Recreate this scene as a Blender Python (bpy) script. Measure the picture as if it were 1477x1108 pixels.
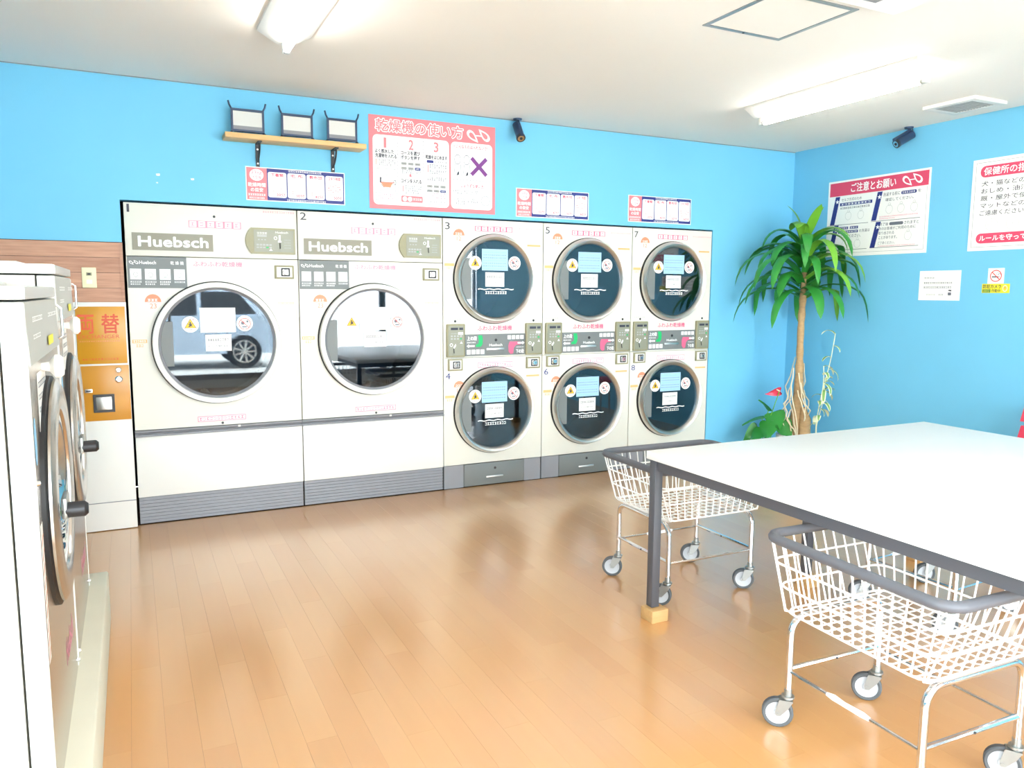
import bpy, bmesh, math, random
from mathutils import Matrix, Vector
PI = math.pi
random.seed(7)
for o in list(bpy.data.objects):
    bpy.data.objects.remove(o, do_unlink=True)
S = bpy.context.scene
COL = S.collection

# ------------------------------------------------------------------ camera
F_PX, YAW, PITCH, ROLL = 1110.29, 0.4588, 0.1193, 0.0056
CAM = Vector((0.0132, -5.11, 1.4331))
cd = bpy.data.cameras.new('camera')
cd.sensor_fit = 'HORIZONTAL'; cd.sensor_width = 36.0
cd.lens = 36.0 * F_PX / 1477.0
cd.clip_start = 0.05; cd.clip_end = 300
cam = bpy.data.objects.new('camera', cd); COL.objects.link(cam)
fw = Vector((math.sin(YAW)*math.cos(PITCH), math.cos(YAW)*math.cos(PITCH), -math.sin(PITCH)))
rt = Vector((math.cos(YAW), -math.sin(YAW), 0)); up = rt.cross(fw)
r2 = rt*math.cos(ROLL) + up*math.sin(ROLL); u2 = -rt*math.sin(ROLL) + up*math.cos(ROLL)
M = Matrix.Identity(4)
for i in range(3):
    M[i][0], M[i][1], M[i][2], M[i][3] = r2[i], u2[i], -fw[i], CAM[i]
cam.matrix_world = M
S.camera = cam

# ------------------------------------------------------------------ world, daylight, exposure
SKY_STRENGTH = 10.5
TUBE_STRENGTH = 20.0
w = bpy.data.worlds.new('overcast_sky'); S.world = w; w.use_nodes = True
nt = w.node_tree; bg = nt.nodes['Background']
bg.inputs[0].default_value = (0.90, 0.95, 1.0, 1); bg.inputs[1].default_value = SKY_STRENGTH
pl = bpy.data.lights.new('window_portal', 'AREA'); pl.shape = 'RECTANGLE'; pl.size = 6.4; pl.size_y = 2.2
po = bpy.data.objects.new('window_portal', pl); COL.objects.link(po)
po.location = (2.015, -6.9, 1.36); po.rotation_euler = (PI/2, 0, 0)
pl.cycles.is_portal = True
pl2 = bpy.data.lights.new('added_window_portal', 'AREA'); pl2.shape = 'RECTANGLE'; pl2.size = 2.7; pl2.size_y = 1.8
po2 = bpy.data.objects.new('added_window_portal', pl2); COL.objects.link(po2)
po2.location = (-1.2, -5.35, 1.45); po2.rotation_euler = (PI/2, 0, -PI/2)
pl2.cycles.is_portal = True  # samples daylight through the added side window
sl = bpy.data.lights.new('added_sun', 'SUN'); sl.energy = 22.0; sl.angle = math.radians(6); sl.color = (1, .97, .92)
so = bpy.data.objects.new('added_sun', sl); COL.objects.link(so)
so.rotation_euler = Vector((-.55, -.28, -.9)).to_track_quat('-Z', 'Y').to_euler()   # high sun from behind the building, added so forecourt bounce brightens the ceiling
vs = S.view_settings
vs.view_transform = 'Standard'; vs.look = 'None'; vs.gamma = 1.0; vs.use_curve_mapping = False
vs.exposure = 0.90

# ------------------------------------------------------------------ materials
def lin(h):
    h = h.lstrip('#')
    c = [int(h[i:i+2], 16)/255 for i in (0, 2, 4)]
    return tuple(v/12.92 if v <= .04045 else ((v+.055)/1.055)**2.4 for v in c) + (1,)
MATS = {}
def mat(name, hexc, rough=.5, metal=0.0, var=.04, scale=6.0, bump=0.0, stretch=(1,1,1), spec=.5, detail=3):
    m = bpy.data.materials.new(name); m.use_nodes = True
    N = m.node_tree.nodes; L = m.node_tree.links
    b = N['Principled BSDF']
    c = lin(hexc)
    b.inputs['Roughness'].default_value = rough; b.inputs['Metallic'].default_value = metal
    b.inputs['Specular IOR Level'].default_value = spec
    if var > 0:
        tc = N.new('ShaderNodeTexCoord'); mp = N.new('ShaderNodeMapping'); mp.inputs['Scale'].default_value = stretch
        no = N.new('ShaderNodeTexNoise'); no.inputs['Scale'].default_value = scale; no.inputs['Detail'].default_value = detail
        mx = N.new('ShaderNodeMix'); mx.data_type = 'RGBA'
        mx.inputs[6].default_value = tuple(v*(1-var) for v in c[:3]) + (1,)
        mx.inputs[7].default_value = tuple(min(1, v*(1+var)) for v in c[:3]) + (1,)
        L.new(tc.outputs['Object'], mp.inputs[0]); L.new(mp.outputs[0], no.inputs['Vector'])
        L.new(no.outputs[0], mx.inputs[0]); L.new(mx.outputs[2], b.inputs['Base Color'])
        if bump > 0:
            bu = N.new('ShaderNodeBump'); bu.inputs['Strength'].default_value = bump; bu.inputs['Distance'].default_value = .002
            L.new(no.outputs[0], bu.inputs['Height']); L.new(bu.outputs[0], b.inputs['Normal'])
    else:
        b.inputs['Base Color'].default_value = c
    MATS[name] = m
    return m

mat('wall_blue', '#74c2e4', .65, var=.05, scale=2.2, bump=.05)
mat('ceiling_white', '#f3eee6', .8, var=.02, scale=1.5)
mat('cream', '#dfdccf', .42, var=.012, scale=3)
mat('cream_side', '#dcd8ca', .45, var=.02, scale=3)
mat('white_paint', '#e9e7e0', .4, var=.012, scale=4)
mat('grey_kick', '#8f9095', .5, var=.04, scale=5)
mat('grey_trim', '#86868a', .38, var=.03, scale=5)
mat('panel_grey', '#b4b4ac', .45, var=.02, scale=5)
mat('grey_panel', '#787c7b', .5, var=.02, scale=5)
mat('steel', '#d8d5d0', .32, metal=1.0, var=.03, scale=4)
mat('steel_brushed', '#c9c2bb', .24, metal=1.0, var=.05, scale=20, stretch=(1, 1, .05))
mat('chrome', '#e4e4e6', .12, metal=1.0, var=.02, scale=4)
mat('galvanised', '#a3a6a3', .38, metal=.8, var=.08, scale=40)
mat('dark_steel', '#39485a', .55, metal=.2, var=.12, scale=30)
mat('black_rubber', '#1c1c1e', .5, var=.05, scale=10)
mat('black_plastic', '#2a2b2f', .4, var=.05, scale=10)
mat('dark_gap', '#161a1f', .8, var=.1, scale=10)
mat('olive_panel', '#96906f', .45, var=.03, scale=8)
mat('olive_screen', '#8f8f7c', .35, var=.03, scale=8)
mat('plate_beige', '#8f8a79', .5, var=.02, scale=8)
mat('wire_white', '#f3f2ee', .35, var=.02, scale=10)
mat('bumper_grey', '#5f6167', .5, var=.05, scale=8)
mat('tyre_grey', '#54585b', .6, var=.05, scale=20)
mat('wheel_white', '#bfc4c8', .4, var=.03, scale=10)
mat('table_white', '#f6f5f2', .35, var=.008, scale=3)
mat('table_metal', '#515257', .4, var=.05, scale=6)
mat('block_wood', '#c49c66', .6, var=.14, scale=14, stretch=(1, 8, 8))
mat('shelf_wood', '#e2b478', .5, var=.12, scale=10, stretch=(.6, 8, 8))
mat('amber', '#cf9120', .3, var=.06, scale=3)
mat('amber_low', '#cf8e2e', .3, var=.08, scale=3)
mat('ivory', '#e9e0b8', .45, var=.02, scale=8)
mat('concrete', '#d8d3bf', .7, var=.05, scale=6)
mat('red_plastic', '#e2405c', .4, var=.03, scale=6)
mat('pot_white', '#ece8e0', .4, var=.03, scale=6)
mat('soil', '#4a3424', .9, var=.3, scale=30, bump=.5)
mat('trunk', '#b9976c', .8, var=.3, scale=24, bump=.6, stretch=(1, 1, 2.2))
mat('root', '#e2d3b2', .7, var=.1, scale=20)
mat('leaf_green', '#2f8a34', .38, var=.28, scale=9)
mat('leaf_light', '#6fae35', .4, var=.2, scale=9)
mat('leaf_varieg', '#7fa85c', .45, var=.2, scale=9)
mat('leaf_edge', '#ecebc4', .5, var=.05, scale=9)
mat('asphalt', '#b9b8b4', .9, var=.1, scale=8)
mat('car_white', '#aab9c8', .2, var=.01, scale=2)
mat('car_glass', '#10161c', .08, var=.05, scale=2)
mat('house_wall', '#d9d2c4', .8, var=.04, scale=2)
mat('house_red', '#a8443a', .7, var=.1, scale=4)
mat('alu', '#a9adb1', .35, metal=.8, var=.04, scale=6)
mat('camera_blue', '#2b3f5e', .35, var=.05, scale=10)
mat('mirror_panel', '#d8d6d0', .25, var=.03, scale=4)
# flat print inks
for k, h in dict(ink_white='#fbfaf7', ink_pink='#ea7f86', ink_pinkpale='#e791a6', ink_pinktext='#dd6486', ink_red='#df4868',
                 ink_redline='#e0453f', ink_navy='#26307e', ink_purple='#7a3486', ink_dark='#2f3140', ink_grey='#6b6e78',
                 ink_palegrey='#aeaeaa', ink_orange='#e4906c', ink_peach='#ecb878', ink_yellow='#f4c21c', ink_yellow2='#e9e02c',
                 ink_green='#12b566', ink_dgreen='#2f7a48', ink_blue='#a6cdea', ink_panel='#787c7b', ink_paper='#f7f4ee',
                 ink_changer='#d8562c', ink_skyblue='#8fc6e8').items():
    mat(k, h, .5, var=0)

def node_mat(name):
    m = bpy.data.materials.new(name); m.use_nodes = True; m.node_tree.nodes.clear(); MATS[name] = m
    return m, m.node_tree.nodes, m.node_tree.links
# glass of the dryer doors: part see-through, part mirror
def glass(name, tint, refl, rough=.02):
    m, N, L = node_mat(name)
    o = N.new('ShaderNodeOutputMaterial'); t = N.new('ShaderNodeBsdfTransparent'); t.inputs[0].default_value = tint
    g = N.new('ShaderNodeBsdfGlossy'); g.inputs['Roughness'].default_value = rough
    f = N.new('ShaderNodeFresnel'); f.inputs[0].default_value = 1.5
    a = N.new('ShaderNodeMath'); a.operation = 'ADD'; a.use_clamp = True; a.inputs[1].default_value = refl
    mx = N.new('ShaderNodeMixShader')
    L.new(f.outputs[0], a.inputs[0]); L.new(a.outputs[0], mx.inputs[0]); L.new(t.outputs[0], mx.inputs[1]); L.new(g.outputs[0], mx.inputs[2])
    L.new(mx.outputs[0], o.inputs[0])
glass('door_glass', (.45, .55, .62, 1), .06)
glass('window_glass', (.95, .97, .97, 1), .0)
glass('washer_glass', (.35, .3, .28, 1), .2)
def emit(name, col, s):
    m, N, L = node_mat(name)
    o = N.new('ShaderNodeOutputMaterial'); e = N.new('ShaderNodeEmission'); e.inputs[0].default_value = col; e.inputs[1].default_value = s
    L.new(e.outputs[0], o.inputs[0])
emit('tube_glow', (1, .985, .95, 1), TUBE_STRENGTH)

# floor: planks with their own tone and a fine grain, clear glossy wear layer
PW, PL_, FX0, FY0 = .10, .90, -1.25, -7.0
def floor_mat():
    m = bpy.data.materials.new('floor_vinyl_wood'); m.use_nodes = True; MATS['floor_wood'] = m
    N = m.node_tree.nodes; L = m.node_tree.links; b = N['Principled BSDF']
    g = N.new('ShaderNodeNewGeometry'); sp = N.new('ShaderNodeSeparateXYZ'); L.new(g.outputs['Position'], sp.inputs[0])
    def mth(op, a, bv=None):
        n = N.new('ShaderNodeMath'); n.operation = op
        for i, v in enumerate((a, bv)):
            if v is None: continue
            if isinstance(v, (int, float)): n.inputs[i].default_value = v
            else: L.new(v, n.inputs[i])
        return n.outputs[0]
    col = mth('FLOOR', mth('DIVIDE', mth('SUBTRACT', sp.outputs[0], FX0), PW))
    off = mth('MULTIPLY', mth('FRACT', mth('MULTIPLY', col, .37)), PL_)
    row = mth('FLOOR', mth('DIVIDE', mth('ADD', mth('SUBTRACT', sp.outputs[1], FY0), off), PL_))
    cb = N.new('ShaderNodeCombineXYZ'); L.new(col, cb.inputs[0]); L.new(row, cb.inputs[1])
    wn = N.new('ShaderNodeTexWhiteNoise'); wn.noise_dimensions = '2D'; L.new(cb.outputs[0], wn.inputs['Vector'])
    mp = N.new('ShaderNodeMapping'); mp.inputs['Scale'].default_value = (26, 1.6, 1); L.new(g.outputs['Position'], mp.inputs[0])
    no = N.new('ShaderNodeTexNoise'); no.inputs['Scale'].default_value = 1.0; no.inputs['Detail'].default_value = 4; L.new(mp.outputs[0], no.inputs['Vector'])
    s = mth('ADD', mth('MULTIPLY', wn.outputs['Value'], .55), mth('MULTIPLY', no.outputs[0], .45))
    r = N.new('ShaderNodeValToRGB')
    r.color_ramp.elements[0].color = lin('#cb945a'); r.color_ramp.elements[0].position = .1
    r.color_ramp.elements[1].color = lin('#d29e64'); r.color_ramp.elements[1].position = .9
    L.new(s, r.inputs[0]); L.new(r.outputs[0], b.inputs['Base Color'])
    b.inputs['Roughness'].default_value = .28; b.inputs['Specular IOR Level'].default_value = .6
    b.inputs['Coat Weight'].default_value = 1.0; b.inputs['Coat Roughness'].default_value = .19; b.inputs['Coat IOR'].default_value = 1.72
floor_mat()
def board_mat(name, c0, c1, axis_scale):
    m = bpy.data.materials.new(name); m.use_nodes = True; MATS[name] = m
    N = m.node_tree.nodes; L = m.node_tree.links; b = N['Principled BSDF']
    g = N.new('ShaderNodeNewGeometry'); oi = N.new('ShaderNodeObjectInfo')
    mp = N.new('ShaderNodeMapping'); mp.inputs['Scale'].default_value = axis_scale; L.new(g.outputs['Position'], mp.inputs[0])
    no = N.new('ShaderNodeTexNoise'); no.inputs['Scale'].default_value = 1; no.inputs['Detail'].default_value = 5; L.new(mp.outputs[0], no.inputs['Vector'])
    a = N.new('ShaderNodeMath'); a.operation = 'MULTIPLY_ADD'; a.inputs[1].default_value = .35; L.new(oi.outputs['Random'], a.inputs[0])
    s = N.new('ShaderNodeMath'); s.operation = 'MULTIPLY'; s.inputs[1].default_value = .8; L.new(no.outputs[0], s.inputs[0]); L.new(s.outputs[0], a.inputs[2])
    r = N.new('ShaderNodeValToRGB'); r.color_ramp.elements[0].color = lin(c0); r.color_ramp.elements[1].color = lin(c1)
    r.color_ramp.elements[0].position = .25; r.color_ramp.elements[1].position = .8
    L.new(a.outputs[0], r.inputs[0]); L.new(r.outputs[0], b.inputs['Base Color']); b.inputs['Roughness'].default_value = .5
board_mat('panel_wood', '#a06e54', '#cc9a7c', (5, 5, 70))

# ------------------------------------------------------------------ mesh helpers
def tag(o, label=None, cat=None, group=None, kind=None):
    if label: o['label'] = label
    if cat: o['category'] = cat
    if group: o['group'] = group
    if kind: o['kind'] = kind
    return o
def empty(name, loc=(0, 0, 0), rz=0.0):
    o = bpy.data.objects.new(name, None); COL.objects.link(o); o.location = loc; o.rotation_euler = (0, 0, rz)
    o.empty_display_size = .1
    return o
class MB:
    def __init__(s):
        s.v = []; s.f = []; s.mi = []; s.sm = []; s.m = 0
    def add(s, vs, fs, smooth=False):
        n = len(s.v); s.v += [tuple(p) for p in vs]
        for f in fs:
            s.f.append([i+n for i in f]); s.mi.append(s.m); s.sm.append(smooth)
        return s
    def box(s, x0, x1, y0, y1, z0, z1, bev=0.0, skip=()):
        if bev <= 0:
            v = [(x, y, z) for x in (x0, x1) for y in (y0, y1) for z in (z0, z1)]
            F = {'-x': (0, 1, 3, 2), '+x': (4, 6, 7, 5), '-y': (0, 4, 5, 1), '+y': (2, 3, 7, 6), '-z': (0, 2, 6, 4), '+z': (1, 5, 7, 3)}
            return s.add(v, [f for k, f in F.items() if k not in skip])
        bm = bmesh.new(); bmesh.ops.create_cube(bm, size=1)
        for q in bm.verts:
            q.co = ((x0+x1)/2+q.co.x*(x1-x0), (y0+y1)/2+q.co.y*(y1-y0), (z0+z1)/2+q.co.z*(z1-z0))
        bmesh.ops.bevel(bm, geom=bm.edges[:], offset=bev, segments=2, affect='EDGES', profile=.5)
        bm.verts.index_update()
        s.add([q.co[:] for q in bm.verts], [[q.index for q in f.verts] for f in bm.faces]); bm.free()
        return s
    def cyl(s, p0, p1, r, seg=16, r2=None, caps=True, smooth=True):
        p0 = Vector(p0); p1 = Vector(p1); r2 = r if r2 is None else r2
        d = (p1-p0).normalized(); a = d.orthogonal().normalized(); b = d.cross(a)
        vs = []
        for p, rr in ((p0, r), (p1, r2)):
            vs += [p+a*math.cos(2*PI*i/seg)*rr+b*math.sin(2*PI*i/seg)*rr for i in range(seg)]
        s.add(vs, [(i, (i+1) % seg, seg+(i+1) % seg, seg+i) for i in range(seg)], smooth)
        if caps:
            s.add(vs[:seg], [tuple(range(seg))[::-1]]); s.add(vs[seg:], [tuple(range(seg))])
        return s
    def tube(s, pts, r, seg=8, closed=False, caps=True):
        pts = [Vector(p) for p in pts]; n = len(pts); rs = r if isinstance(r, (list, tuple)) else [r]*n
        dirs = []
        for i in range(n):
            a = pts[(i-1) % n] if closed or i > 0 else pts[i]; b = pts[(i+1) % n] if closed or i < n-1 else pts[i]
            d = b-a; dirs.append(d.normalized() if d.length > 1e-9 else Vector((0, 0, 1)))
        nrm = dirs[0].orthogonal().normalized(); vs = []
        for i in range(n):
            nrm = (nrm-dirs[i]*nrm.dot(dirs[i])).normalized(); b = dirs[i].cross(nrm)
            vs += [pts[i]+(nrm*math.cos(2*PI*k/seg)+b*math.sin(2*PI*k/seg))*rs[i] for k in range(seg)]
        fs = []
        for i in range(n if closed else n-1):
            j = (i+1) % n
            fs += [(i*seg+k, i*seg+(k+1) % seg, j*seg+(k+1) % seg, j*seg+k) for k in range(seg)]
        s.add(vs, fs, True)
        if caps and not closed:
            s.add(vs[:seg], [tuple(range(seg))[::-1]]); s.add(vs[-seg:], [tuple(range(seg))])
        return s
    def lathe(s, prof, o, axis='y', seg=48, closed=False, smooth=True):
        # prof: (radius, position along axis)
        vs = []; n = len(prof)
        for r, h in prof:
            for k in range(seg):
                c, q = math.cos(2*PI*k/seg)*r, math.sin(2*PI*k/seg)*r
                if axis == 'y': vs.append((o[0]+c, o[1]+h, o[2]+q))
                elif axis == 'x': vs.append((o[0]+h, o[1]+c, o[2]+q))
                else: vs.append((o[0]+c, o[1]+q, o[2]+h))
        fs = []
        for i in range(n if closed else n-1):
            j = (i+1) % n
            fs += [(i*seg+k, i*seg+(k+1) % seg, j*seg+(k+1) % seg, j*seg+k) for k in range(seg)]
        return s.add(vs, fs, smooth)
    def prism(s, poly, a0, a1, axis='y'):
        # poly in the two other axes (x,z for y; y,z for x; x,y for z)
        n = len(poly)
        def P(p, a): return (p[0], a, p[1]) if axis == 'y' else ((a, p[0], p[1]) if axis == 'x' else (p[0], p[1], a))
        vs = [P(p, a0) for p in poly]+[P(p, a1) for p in poly]
        return s.add(vs, [tuple(range(n)), tuple(range(n, 2*n))[::-1]]+[(i, n+i, n+(i+1) % n, (i+1) % n) for i in range(n)])
    def holed(s, x0, x1, z0, z1, cx, cz, r, y0, y1, seg=64):
        # a panel in the xz plane with a round hole
        an = set(2*PI*k/seg for k in range(seg))
        for X in (x0, x1):
            for Z in (z0, z1): an.add(math.atan2(Z-cz, X-cx) % (2*PI))
        an = sorted(an); n = len(an); V = []
        for y in (y0, y1):
            for t in an:
                c, q = math.cos(t), math.sin(t)
                k = min([((x1-cx) if c > 0 else (x0-cx))/c if abs(c) > 1e-9 else 1e9, ((z1-cz) if q > 0 else (z0-cz))/q if abs(q) > 1e-9 else 1e9])
                V.append((cx+c*r, y, cz+q*r)); V.append((cx+c*k, y, cz+q*k))
        fs = []
        for i in range(n):
            j = (i+1) % n; a, b, c_, d = 2*i, 2*i+1, 2*j+1, 2*j
            fs.append((a, b, c_, d)); k = 2*n
            fs.append((a+k, d+k, c_+k, b+k)); fs.append((a, d, d+k, a+k)); fs.append((b, b+k, c_+k, c_))
        return s.add(V, fs)
    def mesh(s, name, mats):
        me = bpy.data.meshes.new(name); me.from_pydata(s.v, [], s.f)
        for m in (mats if isinstance(mats, (list, tuple)) else [mats]): me.materials.append(MATS[m])
        me.polygons.foreach_set('material_index', s.mi); me.polygons.foreach_set('use_smooth', s.sm)
        bm = bmesh.new(); bm.from_mesh(me); bmesh.ops.recalc_face_normals(bm, faces=bm.faces[:]); bm.to_mesh(me); bm.free()
        me.update(); me.set_sharp_from_angle(angle=math.radians(38))
        return me
    def obj(s, name, mats, parent=None, loc=(0, 0, 0), rz=0.0):
        o = bpy.data.objects.new(name, s.mesh(name, mats)); COL.objects.link(o); o.location = loc; o.rotation_euler = (0, 0, rz)
        if parent: o.parent = parent
        return o
def copy_tree(o, parent=None):
    c = o.copy(); COL.objects.link(c); c.parent = parent
    for ch in list(o.children): copy_tree(ch, c)
    return c

_TX = {}
def text_shape(body, off=0.0):
    k = (body, off)
    if k not in _TX:
        cu = bpy.data.curves.new('t', 'FONT'); cu.body = body; cu.size = 1; cu.offset = off; cu.resolution_u = 3; cu.fill_mode = 'FRONT'
        ob = bpy.data.objects.new('t', cu); COL.objects.link(ob)
        dg = bpy.context.evaluated_depsgraph_get(); me = bpy.data.meshes.new_from_object(ob.evaluated_get(dg))
        vs = [(v.co.x, v.co.y) for v in me.vertices]; fs = [tuple(p.vertices) for p in me.polygons]
        bpy.data.objects.remove(ob); bpy.data.curves.remove(cu); bpy.data.meshes.remove(me)
        xs = [v[0] for v in vs] or [0]; zs = [v[1] for v in vs] or [0]
        _TX[k] = (vs, fs, (min(xs), min(zs), max(xs), max(zs)))
    return _TX[k]
class Print:
    """flat print in the local xz plane, facing -y; each later layer is half a millimetre prouder"""
    def __init__(s, y=-.0006, step=.0006):
        s.v = []; s.f = []; s.mi = []; s.mats = []; s.y = y; s.step = step; s.layer = 0; s.k = 0
    small = False
    def idx(s, c):
        c = 'ink_'+c
        if c not in s.mats: s.mats.append(c)
        return s.mats.index(c)
    def up(s): s.layer += 1; return s
    def add(s, pts, fs, c):
        n = len(s.v); s.k += 0 if s.small else 1; y = s.y-s.step*s.layer-4e-6*min(s.k, 120); i = s.idx(c)
        s.v += [(p[0], y, p[1]) for p in pts]
        for f in fs: s.f.append([k+n for k in f]); s.mi.append(i)
        return s
    def poly(s, pts, c): return s.add(pts, [tuple(range(len(pts)))], c)
    def rect(s, x0, z0, x1, z1, c, r=0.0):
        if r <= 0: return s.poly([(x0, z0), (x1, z0), (x1, z1), (x0, z1)], c)
        P = []
        for cx, cz, a in ((x1-r, z0+r, -90), (x1-r, z1-r, 0), (x0+r, z1-r, 90), (x0+r, z0+r, 180)):
            P += [(cx+r*math.cos(math.radians(a+t)), cz+r*math.sin(math.radians(a+t))) for t in (0, 22.5, 45, 67.5, 90)]
        return s.poly(P, c)
    def disc(s, cx, cz, r, c, rz=None, n=28, a0=0, a1=360):
        rz = rz or r
        P = [(cx+r*math.cos(math.radians(a0+(a1-a0)*k/n)), cz+rz*math.sin(math.radians(a0+(a1-a0)*k/n))) for k in range(n + (0 if a1-a0 == 360 else 1))]
        return s.poly(P, c)
    def ring(s, cx, cz, r, wd, c, rz=None, n=32, rot=0.0, shear=0.0):
        rz = rz or r; P = []
        for k in range(n):
            t = 2*PI*k/n
            for q in (1, 1-wd/r):
                x, z = math.cos(t)*r*q, math.sin(t)*rz*q
                x, z = x*math.cos(rot)-z*math.sin(rot), x*math.sin(rot)+z*math.cos(rot)
                P.append((cx+x+shear*z, cz+z))
        return s.add(P, [(2*k, 2*k+1, 2*((k+1) % n)+1, 2*((k+1) % n)) for k in range(n)], c)
    def line(s, x0, z0, x1, z1, wd, c):
        d = math.hypot(x1-x0, z1-z0) or 1; nx, nz = -(z1-z0)/d*wd/2, (x1-x0)/d*wd/2
        return s.poly([(x0-nx, z0-nz), (x1-nx, z1-nz), (x1+nx, z1+nz), (x0+nx, z0+nz)], c)
    def frame(s, x0, z0, x1, z1, wd, c):
        s.rect(x0, z0, x1, z0+wd, c); s.rect(x0, z1-wd, x1, z1, c); s.rect(x0, z0+wd, x0+wd, z1-wd, c); return s.rect(x1-wd, z0+wd, x1, z1-wd, c)
    def dashes(s, x0, x1, z, h, c, n=8, seed=0):
        # a line of print too small to read
        rnd = random.Random(seed+int(x0*1000)+int(z*977)); wd = (x1-x0)/n; s.small = True
        for k in range(n):
            a = x0+k*wd; b = a+wd*.78
            q = rnd.random()
            s.rect(a, z-h/2, b, z-h/2+h*.22, c); s.rect(a, z+h*.28, b, z+h/2, c)
            if q < .6: s.rect(a+wd*.25, z-h*.28, a+wd*.45, z+h*.28, c)
            if q > .3: s.rect(a+wd*.55, z-h*.1, b, z+h*.1, c)
        s.small = False
        return s
    def text(s, body, x0, z0, x1, z1, c, off=0.0, n=4):
        # off: stroke weight, made by stacking copies shifted by a fraction of the letter height
        vs, fs, (a, b, d, e) = text_shape(body)
        sx = (x1-x0)/max(1e-6, d-a); sz = (z1-z0)/max(1e-6, e-b); h = (z1-z0)*off
        for k in range(n if off > 0 else 1):
            t = 2*PI*k/n+.6; dx, dz = (math.cos(t)*h, math.sin(t)*h) if off > 0 else (0, 0)
            s.add([(x0+dx+(v[0]-a)*sx, z0+dz+(v[1]-b)*sz) for v in vs], fs, c)
        return s
    def star(s, cx, cz, r, c):
        return s.add([(cx, cz)]+[(cx+math.sin(PI*k/5)*r*(1 if k % 2 == 0 else .42), cz+math.cos(PI*k/5)*r*(1 if k % 2 == 0 else .42)) for k in range(10)],
                     [(0, 1+k, 1+(k+1) % 10) for k in range(10)], c)
    def obj(s, name, parent, loc=(0, 0, 0), rz=0.0):
        me = bpy.data.meshes.new(name); me.from_pydata(s.v, [], s.f)
        for m in s.mats: me.materials.append(MATS[m])
        me.polygons.foreach_set('material_index', s.mi); me.update()
        o = bpy.data.objects.new(name, me); COL.objects.link(o); o.location = loc; o.rotation_euler = (0, 0, rz)
        if parent: o.parent = parent
        return o
def brand_mark(P, cx, cz, wd, c):
    """two slanted teardrop loops tied by a short bar"""
    n = 26
    for sg in (-1, 1):
        pts = []; rot = math.radians(-42 if sg < 0 else 138)
        for k in range(n):
            t = 2*PI*k/n; x0, z0 = math.cos(t), math.sin(t)*math.sin(t/2)**1.1*.62
            for q in (1.0, .60):
                x, z = (x0-.0)*q*wd*.30-(.1*wd*.30*(1-q)), z0*q*wd*.30
                xx, zz = x*math.cos(rot)-z*math.sin(rot), x*math.sin(rot)+z*math.cos(rot); pts.append((cx+sg*wd*.23+xx, cz+sg*wd*.05+zz))
        P.add(pts, [(2*k, 2*k+1, 2*((k+1) % n)+1, 2*((k+1) % n)) for k in range(n)], c)
    P.rect(cx-wd*.13, cz-wd*.020, cx+wd*.13, cz+wd*.020, c)

# ================================================================== SETTING
H = 2.655; XW = 5.283; XL = -1.25; YF = -7.0
DX = [0, .995, 1.99, 2.79, 3.59, 4.39]; DH = 1.94
fl = MB().box(XL, XW, YF, 1.05, -.08, -.0045).obj('floor', 'soil'); tag(fl, kind='structure')
# floor planks
ncol = int(math.ceil((XW-XL)/PW)); PLM = {}
rest = MB(); g_ = .0004
for c in range(ncol):
    x0 = FX0+c*PW; x1 = min(x0+PW, XW); off = ((c*.37) % 1.0)*PL_; k = 0
    y = FY0-off
    while y < 0:
        ya, yb = max(y, FY0), min(y+PL_, 0.0)
        if yb-ya > .01:
            if yb > -3.75 and -.14 < x0 < 3.35 and not (x0 > 2.9 and yb < -2.6):
                key = (round(x1-x0, 3), round(yb-ya, 3))
                if key not in PLM: PLM[key] = MB().box(g_/2, x1-x0-g_/2, g_/2, yb-ya-g_/2, -.0045, 0, skip=('-z',)).mesh('plank', 'floor_wood')
                o = bpy.data.objects.new('plank', PLM[key]); COL.objects.link(o); o.location = (x0, ya, 0); o.parent = fl
            else:
                rest.box(x0+g_/2, x1-g_/2, ya+g_/2, yb-g_/2, -.0045, 0, skip=('-z',))
        y += PL_
rp = rest.obj('planking', 'floor_wood', fl); tag(rp, kind='stuff')
tag(MB().box(XL-.1, XW+.1, YF-.1, 1.1, H, H+.1).obj('ceiling', 'ceiling_white'), kind='structure')
# back wall, the dryers stand in its opening
OP = 1.953
wb = MB()
wb.box(XL, XW, 0, .10, OP, H); wb.box(XL, -.014, 0, .10, 0, OP); wb.box(DX[5]+.006, XW, 0, .10, 0, OP)
wb = tag(wb.obj('wall_back', 'wall_blue'), kind='structure')
tag(MB().box(XL-.1, XW+.1, 1.05, 1.15, 0, H).obj('wall_service', 'dark_gap'), kind='structure')
tag(MB().box(XW, XW+.1, YF, 1.05, 0, H).obj('wall_right', 'wall_blue'), kind='structure')
wl = MB().box(XL-.1, XL, -3.95, 1.05, 0, H); wl.box(XL-.1, XL, YF, -6.75, 0, H); wl.box(XL-.1, XL, -6.75, -3.95, 0, .5); wl.box(XL-.1, XL, -6.75, -3.95, 2.4, H)
tag(wl.obj('wall_left', 'wall_blue'), kind='structure')
sw = tag(MB().box(XL-.08, XL-.02, -6.75, -6.70, .5, 2.4).box(XL-.08, XL-.02, -4.0, -3.95, .5, 2.4).box(XL-.08, XL-.02, -5.38, -5.32, .5, 2.4).box(XL-.08, XL-.02, -6.70, -4.0, .5, .56).box(XL-.08, XL-.02, -6.70, -4.0, 2.34, 2.4).obj('window_4', 'alu'), kind='structure')  # unseen side window, added to let more daylight onto the right wall
for a, b in ((-6.70, -5.38), (-5.32, -4.0)): MB().box(XL-.053, XL-.047, a, b, .56, 2.34).obj('pane', 'window_glass', sw)
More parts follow.
